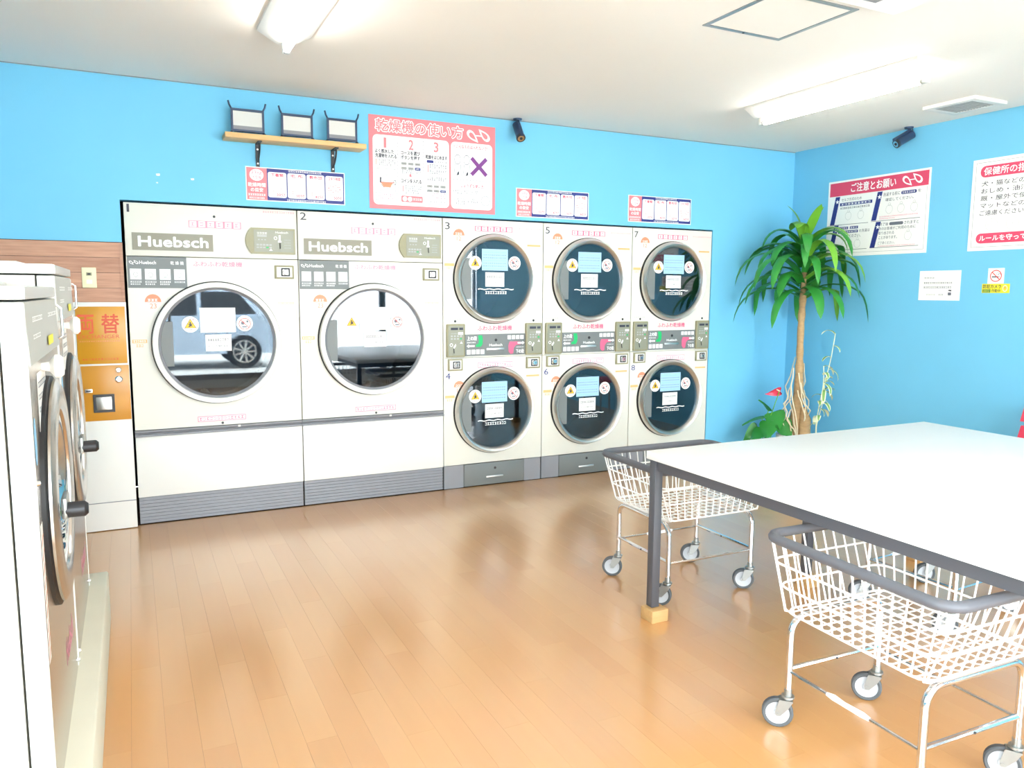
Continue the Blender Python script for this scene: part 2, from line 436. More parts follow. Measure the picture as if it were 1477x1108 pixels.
for (x, z, r) in ((.197, 2.109, .010), (.385, 2.095, .009), (.19, 2.062, .005)):
    MB().prism([(x+r*(1+.5*math.sin(k*2.3))*math.cos(k*.9), z+r*(1+.4*math.cos(k*1.7))*math.sin(k*.9)) for k in range(7)], -.0008, 0).obj('paint_chip', 'white_paint', wb)
# wood panelling left of the dryers
tp = tag(MB().box(XL, -.012, -.006, 0, 0, 1.708).obj('trim_1', 'dark_gap'), kind='structure')
rnd = random.Random(3); z = 1.705; meshes = {}
while z > .02:
    h = min(.088, z); x = XL
    for L_ in (rnd.uniform(.3, .9), 2.0):
        xe = min(x+L_, -.02)
        if xe-x > .02:
            o = MB().box(x+.001, xe-.001, -.014, -.006, z-h+.0012, z-.0008).obj('plank', 'panel_wood', tp)
        x = xe
    z -= h
tag(MB().box(-.030, -.012, -.02, -.006, 1.36, 1.705).obj('trim_2', 'panel_wood'), kind='structure')
# thin dark bead where wall and ceiling meet
tag(MB().box(XL, XW, -.003, 0, H-.006, H-.001).obj('trim_3', 'grey_trim'), kind='structure')
# shop front behind the camera
wf = MB(); wf.box(XL, XW, YF-.1, YF, 2.46, H); wf.box(XL, XW, YF-.1, YF, 0, .12)
wf = tag(wf.obj('wall_front', 'white_paint'), kind='structure')
xs = [XL, .40, 2.02, 3.65, XW]
for i in range(4):
    a, b = xs[i], xs[i+1]; nm = 'door_1' if i == 1 else 'window_%d' % (i+1 if i < 1 else i)
    e = tag(MB().box(a, a+.05, YF-.08, YF-.02, .12, 2.46).box(b-.05, b, YF-.08, YF-.02, .12, 2.46).box(a+.05, b-.05, YF-.08, YF-.02, 2.40, 2.46).box(a+.05, b-.05, YF-.08, YF-.02, .12, .2).obj(nm, 'alu'), kind='structure')
    MB().box(a+.05, b-.05, YF-.053, YF-.047, .2, 2.40).obj('pane', 'window_glass', e)
    if i == 1: MB().box(a+.09, a+.12, YF-.02, YF+.01, .9, 1.3).obj('handle', 'steel', e)

# ------------------------------------------------------------------ outdoors, seen in the dryer doors
tag(MB().box(-40, 45, -60, YF-.1, -.2, -.03).obj('ground', 'asphalt'), kind='structure')
def car():
    t = empty('parked_car', (-1.15, -10.95, -.03))
    prof = [(0, .30), (.02, .62), (.12, .82), (.55, .93), (1.10, .97), (3.55, .99), (3.72, .90), (3.76, .55), (3.70, .28)]
    b = MB(); b.prism(prof, -.82, .82); b.obj('body', 'car_white', t)
    cab = MB()
    lo = [(.95, .95), (3.62, .97)]; hi = [(1.55, 1.44), (1.9, 1.50), (3.0, 1.50), (3.42, 1.42)]
    pts = lambda y, q: [(lo[0][0], y, lo[0][1])]+[(p[0], y*q, p[1]) for p in hi]+[(lo[1][0], y, lo[1][1])]
    A = pts(-.80, .80); B = pts(.80, .80); n = len(A)
    cab.add(A+B, [tuple(range(n)), tuple(range(n, 2*n))[::-1]]+[(i, n+i, n+(i+1) % n, (i+1) % n) for i in range(n)]); cab.obj('cabin', 'car_white', t)
    for sd in (-1, 1):
        for q in ([(1.22, 1.0), (1.66, 1.40), (2.25, 1.44), (2.25, 1.0)], [(2.33, 1.0), (2.33, 1.44), (2.98, 1.43), (3.3, 1.02)]):
            v = [(x, sd*(.805-(z_-.96)/.54*.16), z_) for x, z_ in q]; MB().add(v+[(p[0], p[1]-sd*.01, p[2]) for p in v], [(0, 1, 2, 3), (4, 5, 6, 7)]).obj('window', 'car_glass', t)
    MB().add([(1.0, -.70, .985), (1.0, .70, .985), (1.52, .56, 1.42), (1.52, -.56, 1.42)], [(0, 1, 2, 3)]).obj('windscreen', 'car_glass', t).location = (-.012, 0, .01)
    for x in (.68, 3.05):
        for sd in (-1, 1):
            wh = MB().lathe([(.0, -.1), (.30, -.1), (.32, -.06), (.32, .06), (.30, .1), (0, .1)], (x, sd*.74, .32), 'y', 28).obj('wheel', 'black_rubber', t)
            hb = MB().cyl((x, sd*.845, .32), (x, sd*.85, .32), .05, 12)
            for k in range(9):
                a = 2*PI*k/9; hb.tube([(x, sd*.848, .32), (x+math.cos(a)*.2, sd*.848, .32+math.sin(a)*.2)], .018, 6)
            hb.lathe([(.19, -.006), (.215, -.006), (.215, .006), (.19, .006)], (x, sd*.846, .32), 'y', 28, closed=True); hb.obj('rim', 'steel', wh)
    for sd in (-1, 1): MB().box(.03, .12, sd*.6-.12, sd*.6+.12, .62, .74, .02).obj('headlight', 'ink_white', t)
    return tag(t, 'pale hatchback parked outside, mirrored in the door of dryer 1', 'car')
car()

# ================================================================== DRYERS
def warn_sticker(parent, cx, cz, y):
    P = Print(y); P.disc(cx, cz, .049, 'paper').up()
    P.poly([(cx-.034, cz-.022), (cx+.034, cz-.022), (cx, cz+.036)], 'dark').up()
    P.poly([(cx-.030, cz-.020), (cx+.030, cz-.020), (cx, cz+.031)], 'yellow').up()
    P.poly([(cx-.014, cz-.014), (cx-.004, cz-.004), (cx-.016, cz+.004), (cx-.003, cz+.004), (cx-.006, cz+.016), (cx+.004, cz+.015), (cx+.003, cz+.004), (cx+.016, cz+.006), (cx+.007, cz-.003), (cx+.015, cz-.013), (cx+.004, cz-.010), (cx-.004, cz-.015)], 'dark')
    P.dashes(cx-.02, cx+.02, cz-.032, .006, 'grey', 4); P.dashes(cx-.025, cx-.012, cz+.03, .008, 'redline', 1); P.dashes(cx+.012, cx+.025, cz+.03, .008, 'redline', 1)
    P.obj('warning_sticker', parent)
def ban_sticker(parent, cx, cz, y):
    P = Print(y); P.disc(cx, cz, .049, 'paper').up(); P.ring(cx, cz-.003, .036, .004, 'redline')
    P.disc(cx-.012, cz+.002, .011, 'grey', n=12); P.disc(cx+.016, cz+.012, .007, 'grey', n=10); P.rect(cx-.016, cz-.026, cx+.012, cz-.018, 'grey')
    P.up(); P.line(cx-.024, cz+.022, cx+.025, cz-.027, .004, 'redline'); P.dashes(cx-.014, cx+.014, cz+.041, .006, 'redline', 3)
    P.obj('prohibition_sticker', parent)
def boxed_banner(P, x0, z0, x1, z1, strong):
    c = 'pinktext' if strong else 'pinkpale'
    P.rect(x0, z0, x1, z1, c).up(); n = 6; wd = (x1-x0)/n
    for k in range(n):
        a = x0+k*wd+wd*.12; b = x0+(k+1)*wd-wd*.12
        P.rect(a, z0+.004, b, z1-.004, 'white')
    P.up()
    for k in range(n):
        a = x0+k*wd; P.dashes(a+wd*.26, a+wd*.78, (z0+z1)/2, (z1-z0)*.5, c, 1, k)
    P.layer -= 2
def umbrella_mark(P, cx, z, wd, s, c='orange'):
    P.disc(cx, z, wd/2, c, rz=wd*.52, n=14, a0=0, a1=180).up()
    P.dashes(cx-wd*.32, cx+wd*.32, z+wd*.13, wd*.16, 'white', 3); P.layer -= 1
    P.text(s, cx-wd*.2, z-wd*.42, cx+wd*.2, z-wd*.1, c)
def notices(parent, cx, cz, y, blue, sc=1.0, dx=0.0):
    P = Print(y); P.rect(cx-.102+dx, cz+.063, cx+.104+dx, cz+.215, 'blue' if blue else 'white').up()
    if blue:
        for k in range(7):
            zz = cz+.075+k*.0195; P.dashes(cx-.092+dx, cx+.092+dx, zz, .005, 'grey' if k % 3 else 'skyblue', 11, k)
    P.obj('notice_sheet', parent)
    P = Print(y-.0002); P.rect(cx-.075+dx, cz-.052, cx+.075+dx, cz+.05, 'paper').up()
    P.dashes(cx-.062+dx, cx+.062+dx, cz+.018, .013, 'dark', 9, 5)
    P.text('しないでください', cx-.062+dx, cz-.006, cx+.05+dx, cz+.006, 'dark')
    P.text('ドラムが壊れます', cx-.058+dx, cz-.028, cx+.055+dx, cz-.015, 'dark')
    P.dashes(cx+.03+dx, cx+.06+dx, cz-.042, .007, 'grey', 2)
    P.obj('warning_note', parent)
def hinge_flap(parent, cx, cz, R, xr, za, zb, y, m='grey_panel'):
    # grey cover plate on the left of the glass, its outer side follows the ring
    pts = [(xr, zb), (xr, za)]
    n = 10
    t0 = math.asin(max(-1, min(1, (za-cz)/R))); t1 = math.asin(max(-1, min(1, (zb-cz)/R)))
    for k in range(n+1):
        t = t0+(t1-t0)*k/n; pts.append((cx-R*math.cos(t), cz+R*math.sin(t)))
    MB().prism(pts, y, y-.004).obj('hinge_plate', m, parent)
def coin_slot(parent, x0, x1, z0, z1, name='coin_slot'):
    b = MB().box(x0, x1, -.012, 0, z0, z1, .003); c = b.obj(name, 'olive_panel', parent)
    MB().box(x0+.012, x1-.012, -.014, -.0115, z0+.010, z1-.010, .001).obj('face_plate', 'white_paint', c)
    cx, cz = (x0+x1)/2+.006, (z0+z1)/2
    k = MB().lathe([(.0, -.030), (.014, -.030), (.018, -.024), (.018, -.013), (0, -.013)], (cx, 0, cz), 'y', 20).obj('coin_head', 'chrome', c)
    MB().box(cx-.002, cx+.002, -.0315, -.0295, cz-.010, cz+.010).obj('slot', 'black_plastic', c)
    MB().box(cx-.027, cx+.027, -.017, -.0135, cz-.026, cz+.026, .0035).obj('collar', 'black_plastic', c); MB().box(cx-.019, cx+.019, -.0185, -.0168, cz-.018, cz+.018, .003).obj('escutcheon', 'steel', c)
def kick_grooves(x0, x1, z0, z1, y=0.012):
    b = MB(); n = 8; hz = (z1-z0)/n
    for k in range(n):
        b.box(x0, x1, y-.006, y+.02, z0+k*hz+.002, z0+(k+1)*hz-.002); b.box(x0, x1, y, y+.02, z0+(k+1)*hz-.002, z0+(k+1)*hz+.002)
    return b
def drum(parent, cx, cz, r):
    d = MB(); d.lathe([(r+.03, .004), (r+.03, .12), (r+.10, .14), (r+.10, .62), (0.05, .66), (0, .66)], (cx, 0, cz), 'y', 40).obj('drum', 'dark_steel', parent)
    rb = MB()
    for k in range(3):
        a = 2*PI*k/3+.4; c, s_ = math.cos(a)*(r+.085), math.sin(a)*(r+.085)
        rb.tube([(cx+c, .16, cz+s_), (cx+c, .6, cz+s_)], .03, 8)
    rb.obj('drum_ribs', 'steel', parent)
def control_unit(parent, x0, x1, z0, z1, wide):
    if wide:
        pts = [(x1, z0), (x1, z1), (x0+.035, z1)]
        for k in range(1, 8):
            t = k/8; pts.append((x0+.035*(2*t-1)**2, z1+(z0-z1)*t))
        pts.append((x0+.035, z0))
        c = MB().prism(pts, 0, -.016).obj('control_panel', 'olive_panel', parent)
        a0, a1, b0, b1 = x0+.05, x1-.010, z0+.012, z1-.012
    else:
        c = MB().box(x0, x1, -.018, 0, z0, z1, .006).obj('control_panel', 'olive_panel', parent)
        a0, a1, b0, b1 = x0+.012, x1-.012, z0+.012, z1-.012
    yf = -.016 if wide else -.018
    MB().box(a0, a1, yf-.002, yf, b0, b1).obj('key_panel', 'olive_screen', c)
    P = Print(yf-.0026); W_, H_ = a1-a0, b1-b0
    X = lambda u: a0+u*W_
    Z = lambda v: b0+v*H_
    if wide:
        P.text('Huebsch', X(.54), Z(.86), X(.86), Z(.95), 'white')
        P.dashes(X(.08), X(.34), Z(.85), .010, 'white', 4); P.rect(X(.08), Z(.68), X(.32), Z(.78), 'palegrey')
        for k in range(3): P.rect(X(.10+.08*k), Z(.53), X(.14+.08*k), Z(.58), 'palegrey')
        for k in range(5): P.rect(X(.06+.08*k), Z(.28), X(.12+.08*k), Z(.36), 'palegrey'); P.rect(X(.06+.08*k), Z(.17), X(.12+.08*k), Z(.23), 'green' if k == 3 else 'palegrey')
        P.poly([(X(.37), Z(.06)), (X(.46), Z(.06)), (X(.415), Z(.16))], 'white')
        P.ring(X(.54), Z(.64), .011, .004, 'white', n=16); P.rect(X(.62), Z(.5), X(.67), Z(.78), 'white'); P.rect(X(.60), Z(.44), X(.69), Z(.52), 'white')
        for k in range(4): P.dashes(X(.76), X(.93), Z(.2+.12*k), .006, 'palegrey', 4, k)
        MB().tube([(X(.65), yf-.003, Z(.42)), (X(.65), yf-.012, Z(.16))], .003, 6).obj('lever', 'black_plastic', c)
    else:
        P.rect(X(.15), Z(.86), X(.62), Z(.94), 'dark'); P.rect(X(.70), Z(.86), X(.95), Z(.94), 'dark')
        P.rect(X(.62), Z(.70), X(.95), Z(.78), 'white'); P.dashes(X(.15), X(.55), Z(.74), .006, 'palegrey', 4)
        for r_ in range(2):
            for k in range(4): P.rect(X(.15+.2*k), Z(.54+.09*r_), X(.27+.2*k), Z(.59+.09*r_), 'green' if (k == 3 and r_ == 0) else 'palegrey')
        P.poly([(X(.74), Z(.40)), (X(.92), Z(.40)), (X(.83), Z(.48))], 'white')
        P.ring(X(.18), Z(.36), .012, .004, 'white', n=16); P.poly([(X(.3), Z(.28)), (X(.46), Z(.40)), (X(.5), Z(.34)), (X(.36), Z(.22))], 'white')
        MB().tube([(X(.34), yf-.003, Z(.24)), (X(.34), yf-.012, Z(.08))], .003, 6).obj('lever', 'black_plastic', c)
    tag(P.obj('panel_print', c), kind='stuff')

def single_dryer(x, num, label):
    W = .993; t = empty('tumble_dryer', (x+.001, 0, 0))
    tag(t, label, 'dryer', 'single pocket dryers along the blue wall')
    MB().box(.0, W, .02, .95, .17, DH-.004, skip=('-y',)).obj('cabinet', 'cream_side', t)
    MB().box(.002, W-.002, 0, .02, 1.632, DH, .002).obj('upper_panel', 'cream', t)
    cx, cz, R = .492, 1.107, .374
    MB().holed(.002, W-.002, .588, 1.628, cx, cz, R-.02, 0, .02).obj('front_panel', 'cream', t)
    MB().box(.002, W-.002, -.004, .02, .172, .545, .002).obj('lower_panel', 'white_paint', t)
    ch = MB().prism([(.015, .586), (-.012, .584), (-.016, .575), (-.006, .566), (-.018, .558), (-.018, .549), (.015, .546)], .0, W, 'x').obj('channel_trim', 'grey_trim', t)
    MB().box(.59, .605, -.017, -.012, .572, .584).obj('latch', 'white_paint', t)
    kick_grooves(.004, W-.004, .004, .17).obj('kick_plate', 'grey_kick', t)
    for (hx, hz) in ((.497, 1.879), (.5, .601)):
        MB().lathe([(0, -.003), (.006, -.003), (.008, 0)], (hx, 0, hz), 'y', 14).obj('lock', 'black_plastic', t)
    # side edge trims of the door panel
    MB().box(W-.02, W-.004, -.004, 0, .87, 1.34).obj('edge_strip', 'cream_side', t)
    # nameplate
    npl = MB().box(.038, .485, -.004, 0, 1.667, 1.768).obj('nameplate', 'plate_beige', t)
    P = Print(-.0046); P.text('Huebsch', .072, 1.689, .456, 1.747, 'white', off=.045, n=8); P.obj('lettering', npl)
    control_unit(t, .674, .976, 1.662, 1.822, True)
    coin_slot(t, .845, .965, 1.507, 1.591)
    # grey instruction panel
    ip = MB().box(.006, .329, -.003, 0, 1.443, 1.628).obj('instruction_plate', 'grey_panel', t)
    P = Print(-.0036); brand_mark(P, .041, 1.593, .052, 'white'); P.text('Huebsch', .071, 1.584, .161, 1.604, 'white', off=.02)
    P.text('乾 燥 機', .240, 1.583, .313, 1.604, 'white', off=.01)
    for k in range(4):
        a = .019+.0795*k; P.rect(a, 1.493, a+.06, 1.556, 'white').up(); P.text(str(k+1), a+.004, 1.544, a+(.009 if k else .0065), 1.553, 'dark')
        P.ring(a+.03, 1.522, .014, .003, 'palegrey', n=14); P.rect(a+.018, 1.504, a+.042, 1.507, 'palegrey'); P.layer -= 1
        P.dashes(a, a+.062, 1.480, .009, 'white', 6, k)
        if k < 3: P.dashes(a, a+.055, 1.466, .008, 'white', 5, k+4)
    tag(P.obj('panel_print', ip), kind='stuff')
    # print on the painted front
    def mark(name, fn):
        P = Print(-.0006); fn(P); tag(P.obj(name, t), kind='stuff')
    mark('number', lambda P: P.text(num, .019, 1.885, (.032 if num == '1' else .058), 1.931, 'dark'))
    mark('boxed_banner', lambda P: boxed_banner(P, .350, 1.809, .652, 1.851, False))
    mark('fine_print', lambda P: P.dashes(.785, .98, 1.923, .010, 'pinkpale', 14))
    mark('slogan', lambda P: P.text('ふわふわ乾燥機', .366, 1.576, .651, 1.607, 'pinkpale', off=.03))
    mark('capacity_mark', lambda P: umbrella_mark(P, .135, 1.360, .09, '23'))
    def om(P):
        P.rect(.012, 1.115, .092, 1.136, 'peach').up(); P.dashes(.018, .088, 1.126, .012, 'white', 6); P.layer -= 1; P.dashes(.032, .074, 1.100, .016, 'peach', 3)
    mark('orange_mark', om)
    mark('peach_line', lambda P: P.dashes(.862, .965, 1.352, .010, 'peach', 10))
    def bn(P):
        P.rect(.355, .615, .641, .650, 'pinkpale').up(); P.rect(.360, .620, .636, .645, 'white').up(); P.dashes(.365, .632, .6325, .017, 'pinktext', 13)
    mark('lower_banner', bn)
    # door
    yr = -.052
    d = MB().lathe([(.340, -.022), (.342, yr+.004), (.345, yr), (.369, yr), (.373, yr+.004), (R, -.020), (R-.004, -.016), (.340, -.016)], (cx, 0, cz), 'y', 72, closed=True).obj('door', 'white_paint', t)
    MB().lathe([(R+.001, -.0165), (R+.006, -.010), (R+.006, 0), (.35, 0), (.35, -.0165)], (cx, 0, cz), 'y', 72, closed=True).obj('gasket', 'black_rubber', d)
    MB().lathe([(.327, -.018), (.327, -.030), (.340, -.040), (.342, -.018)], (cx, 0, cz), 'y', 72, closed=True).obj('inner_ring', 'grey_trim', d)
    MB().lathe([(0, -.027), (.328, -.027), (.328, -.021), (0, -.021)], (cx, 0, cz), 'y', 72).obj('glass', 'door_glass', d)
    hinge_flap(d, cx, cz, .326, cx-.257, cz-.135, cz+.135, -.0275)
    gy = -.0285
    notices(d, cx, cz+.003, gy, False); warn_sticker(d, cx-.158, cz+.117, gy); ban_sticker(d, cx+.158, cz+.120, gy)
    drum(t, cx, cz, .30)
    return t
single_dryer(DX[0], '1', 'cream single dryer numbered 1 beside the amber change machine')
single_dryer(DX[1], '2', 'cream single dryer numbered 2, second large round door from the left')

def stack_dryer(x, n1, n2, label):
    W = .798; t = empty('stacked_dryer', (x+.001, 0, 0))
    tag(t, label, 'dryer', 'stacked double dryers along the blue wall')
    MB().box(0, W, .02, .95, .172, DH-.004, skip=('-y',)).obj('cabinet', 'cream_side', t)
    cu, cl, R, cx = 1.523, .566, .318, .398
    MB().holed(.002, W-.002, .960, DH, cx, cu, R-.035, 0, .02).obj('upper_front', 'cream', t)
    MB().holed(.002, W-.002, .176, .957, cx, cl, R-.035, 0, .02).obj('lower_front', 'cream', t)
    MB().box(.004, .156, .004, .02, .003, .172).obj('kick_plate', 'grey_kick', t); MB().box(.656, W-.004, .004, .02, .003, .172).obj('kick_plate', 'grey_kick', t)
    k = MB().box(.159, .653, .000, .02, .006, .170, .002).obj('lint_drawer', 'grey_panel', t)
    MB().lathe([(0, -.004), (.008, -.004), (.010, 0)], (.41, 0, .127), 'y', 14).obj('lock', 'black_plastic', k)
    MB().box(.335, .475, -.008, 0, .058, .071, .003).obj('grip', 'steel', k)
    for hx in (.092, .723): MB().lathe([(0, -.003), (.007, -.003), (.009, 0)], (hx, 0, 1.2215), 'y', 14).obj('lock', 'black_plastic', t)
    for a, b in ((.021, .162), (.652, .790)): control_unit(t, a, b, .966, 1.202, False)
    for a, b, c, d_ in ((.033, .146, .868, .952), (.661, .777, .864, .948)): coin_slot(t, a, b, c, d_)
    # strip between the doors
    st = MB().box(.166, .650, -.004, 0, .969, 1.126, .001).obj('instruction_strip', 'grey_panel', t)
    MB().lathe([(0, -.008), (.009, -.008), (.011, -.004)], (.412, 0, 1.082), 'y', 14).obj('lock', 'black_plastic', st)
    MB().box(.336, .478, -.009, -.004, 1.008, 1.024, .002).obj('grip', 'steel', st)
    P = Print(-.0048)
    P.rect(.172, .972, .328, 1.122, 'panel').up()
    P.text('上の段', .182, 1.082, .258, 1.112, 'white', off=.03); P.dashes(.18, .25, 1.067, .008, 'white', 8)
    P.poly([(.268, 1.118), (.300, 1.118), (.306, 1.09), (.304, 1.055), (.290, 1.035), (.25, 1.034), (.252, 1.052), (.270, 1.058), (.274, 1.075)], 'green')
    P.poly([(.178, 1.042), (.196, 1.056), (.196, 1.048), (.240, 1.048), (.240, 1.036), (.196, 1.036), (.196, 1.028)], 'white')
    for q in range(4): P.rect(.180+.036*q, .982, .209+.036*q, 1.015, 'white')
    P.text('Huebsch', .358, 1.037, .462, 1.055, 'white', off=.03)
    for q in range(4): P.rect(.505+.035*q, 1.085, .533+.035*q, 1.114, 'white')
    P.poly([(.522, 1.068), (.512, 1.04), (.514, .995), (.530, .975), (.552, .980), (.556, 1.02), (.575, 1.042), (.612, 1.046), (.612, 1.066)], 'pinktext').up()
    P.poly([(.645, 1.057), (.628, 1.071), (.628, 1.063), (.588, 1.063), (.588, 1.051), (.628, 1.051), (.628, 1.043)], 'white')
    P.text('下の段', .575, .980, .640, 1.010, 'white', off=.03); P.dashes(.575, .64, 1.026, .007, 'white', 8)
    tag(P.obj('panel_print', st), kind='stuff')
    def mark(name, fn):
        P = Print(-.0006); fn(P); tag(P.obj(name, t), kind='stuff')
    mark('number', lambda P: P.text(n1, .018, 1.865, .053, 1.913, 'dark')); mark('number', lambda P: P.text(n2, .018, .808, .053, .852, 'navy'))
    for zb in (1.826, .748): mark('capacity_mark', lambda P: umbrella_mark(P, .122, zb, .085, '12'))
    mark('boxed_banner', lambda P: boxed_banner(P, .246, 1.861, .543, 1.897, True))
    mark('fine_print', lambda P: P.dashes(.597, .79, 1.891, .008, 'pinkpale', 14))
    mark('slogan', lambda P: P.text('ふわふわ乾燥機', .267, 1.151, .542, 1.187, 'pinktext', off=.03))
    def bn(P):
        P.rect(.269, .880, .550, .921, 'pinkpale').up(); P.rect(.274, .885, .545, .916, 'white').up(); P.dashes(.279, .540, .9005, .018, 'pinktext', 13)
    mark('lower_banner', bn)
    for zb in (1.60, .66):
        mark('orange_mark', lambda P: (P.rect(.012, zb+.01, .085, zb+.03, 'peach'), P.dashes(.025, .07, zb-.004, .014, 'peach', 3)))
        mark('peach_line', lambda P: P.rect(.665, zb+(.165 if zb > 1 else .14), .775, zb+(.178 if zb > 1 else .153), 'peach'))
    mark('fine_print', lambda P: P.dashes(.03, .14, 1.236, .006, 'palegrey', 6))
    for cz, blue in ((cu, True), (cl, True)):
        d = MB().lathe([(.272, -.020), (.276, -.040), (.292, -.058), (.300, -.060), (.314, -.038), (R, -.020), (R-.004, -.015), (.272, -.015)], (cx, 0, cz), 'y', 72, closed=True).obj('door', 'steel', t)
        MB().lathe([(R+.001, -.0155), (R+.005, -.008), (R+.005, 0), (.29, 0), (.29, -.0155)], (cx, 0, cz), 'y', 72, closed=True).obj('gasket', 'black_rubber', d)
        MB().lathe([(0, -.030), (.274, -.030), (.274, -.024), (0, -.024)], (cx, 0, cz), 'y', 72).obj('glass', 'door_glass', d)
        hinge_flap(d, cx, cz, .272, cx-.196, cz-.145, cz+.145, -.0305)
        gy = -.0315
        notices(d, cx-.010, cz-.002, gy, blue); warn_sticker(d, cx-.166, cz+.112, gy-.0045); ban_sticker(d, cx+.148, cz+.117, gy)
        P = Print(gy)
        n = 18
        for q in range(n):
            xa = cx-.143+.285*q/n; xb = cx-.143+.285*(q+1)/n
            P.poly([(xa, cz-.076+.003*math.sin(q*1.4)), (xb, cz-.076+.003*math.sin(q*1.4+1.4)), (xb, cz-.069+.003*math.sin(q*1.4+1.4)), (xa, cz-.069+.003*math.sin(q*1.4))], 'white')
        P.text('お取り扱いにご注意', cx-.085, cz-.108, cx+.088, cz-.086, 'white', off=.02) if False else P.dashes(cx-.085, cx+.088, cz-.097, .020, 'white', 9)
        P.obj('glass_print', d)
        drum(t, cx, cz, .25)
    return t
stack_dryer(DX[2], '3', '4', 'stacked double dryer with doors numbered 3 and 4, beside dryer 2')
stack_dryer(DX[3], '5', '6', 'stacked double dryer with doors numbered 5 and 6, middle of the three stacks')
stack_dryer(DX[4], '7', '8', 'stacked double dryer with doors numbered 7 and 8, nearest the potted plants')

# ================================================================== CHANGE MACHINE
def changer():
    x0, x1, yf = -.285, -.010, -.045
    t = empty('change_machine', (0, 0, 0)); tag(t, 'white change machine with amber panels left of dryer 1', 'change machine')
    MB().box(x0, x1, yf, -.015, .004, 1.36, .003).obj('cabinet', 'white_paint', t)
    MB().box(x0, x1, yf-.004, yf, .172, .176).obj('base_seam', 'grey_trim', t)
    up_ = MB().box(x0+.012, x1-.008, yf-.006, yf, 1.003, 1.335, .002).obj('sign_panel', 'amber', t)
    P = Print(yf-.0066)
    P.text('両', -.262, 1.180, -.182, 1.287, 'changer', off=.02); P.text('替', -.142, 1.180, -.052, 1.290, 'changer', off=.02)
    P.text('EXCHANGER', -.265, 1.150, -.052, 1.172, 'changer'); P.dashes(-.26, -.05, 1.135, .006, 'orange', 18); P.dashes(-.25, -.06, 1.03, .010, 'changer', 12)
    tag(P.obj('lettering', up_), kind='stuff')
    lo = MB().box(x0+.012, x1-.002, yf-.006, yf, .668, .992, .002).obj('coin_panel', 'amber_low', t)
    for zz, r in ((.972-.008, .017), (.909, .020)):
        MB().lathe([(0, -.016), (r*.7, -.016), (r, -.010), (r, -.006)], (-.068, yf, zz), 'y', 22).obj('lock' if zz > .94 else 'return_button', 'chrome', lo)
    MB().box(-.076, -.060, yf-.018, yf-.015, .962, .966).obj('key_slot', 'black_plastic', lo)
    b = MB().box(-.248, -.208, yf-.012, yf-.006, .836, .858, .002).obj('bill_slot', 'steel', lo)
    MB().box(-.241, -.215, yf-.013, yf-.0115, .842, .852).obj('slot', 'black_plastic', b)
    b = MB().prism([(-.207, .718), (-.096, .718), (-.096, .824), (-.207, .824)], yf-.014, yf-.006).obj('payout_tray', 'black_plastic', lo)
    MB().box(-.192, -.111, yf-.018, yf-.0135, .733, .809, .003).obj('flap', 'steel', b)
changer()
t = empty('wall_socket', (-.192, -.014, 1.50)); tag(t, 'ivory wall socket plate on the wood panelling above the change machine', 'socket')
MB().box(-.037, .037, -.008, 0, -.058, .058, .003).obj('plate', 'ivory', t)
s_ = MB().box(-.014, .014, -.011, -.008, .012, .03, .001).obj('receptacle', 'olive_panel', t)
MB().box(-.008, .008, -.0125, -.011, .016, .026).obj('opening', 'black_plastic', s_)
MB().box(-.014, .014, -.0095, -.008, -.034, -.012).obj('cover', 'white_paint', t)

# ================================================================== SIGNS ON THE BACK WALL
def board(name, loc, wd, ht, face, label, cat, rz=0, th=.004, group=None):
    t = empty(name, loc, rz); tag(t, label, cat, group)
    MB().box(0, wd, -th, 0, 0, ht).obj('board', face, t)
    return t, Print(-th-.0005)
# dryer instructions
W_, H_ = .918, .605
t, P = board('instruction_poster', (1.473, -.001, 1.982), W_, H_, 'ink_pink', 'large pink bordered poster on using the dryers, above dryers 2 and 3', 'poster')
X = lambda u: u*W_
Z = lambda v: v*H_
P.rect(X(.028), Z(.045), X(.616), Z(.795), 'white', .03); P.rect(X(.632), Z(.045), X(.975), Z(.795), 'white', .03)
P.up()
P.text('乾燥機の使い方', X(.050), Z(.832), X(.730), Z(.966), 'white', off=.075, n=10); brand_mark(P, X(.858), Z(.885), X(.20), 'white')
P.up(); P.text('乾燥機の使い方', X(.052), Z(.833), X(.728), Z(.965), 'pinktext' if False else 'pink', off=.02); P.layer -= 1
for u, s in ((.095, '1'), (.292, '2'), (.488, '3')): P.text(s, X(u+(.016 if s == '1' else .008)), Z(.66), X(u+(.032 if s == '1' else .042)), Z(.765), 'pink', off=.03)
for u in (.213, .412):
    for k in range(18): P.disc(X(u), Z(.08+.04*k), .0028, 'grey', n=8)
for s, u0, u1, v in (('よく脱水した', .045, .185, .622), ('洗濯物を入れる', .045, .205, .572), ('コースを選び', .238, .385, .622), ('ボタンを押す', .238, .385, .572), ('乾燥をはじめます', .430, .600, .600), ('コインを入れる', .238, .395, .318)):
    P.text(s, X(u0), Z(v-.022), X(u1), Z(v+.022), 'dark', off=.035)
P.text('－こんなものは入れないで!－', X(.65), Z(.728), X(.955), Z(.768), 'red', off=.02); P.dashes(X(.67), X(.94), Z(.705), .006, 'palegrey', 22)
P.text('－じょうずな使い方－', X(.685), Z(.292), X(.925), Z(.332), 'red', off=.02)
for k in range(12): P.star(X(.655+.027*k), Z(.375), .005, 'grey')
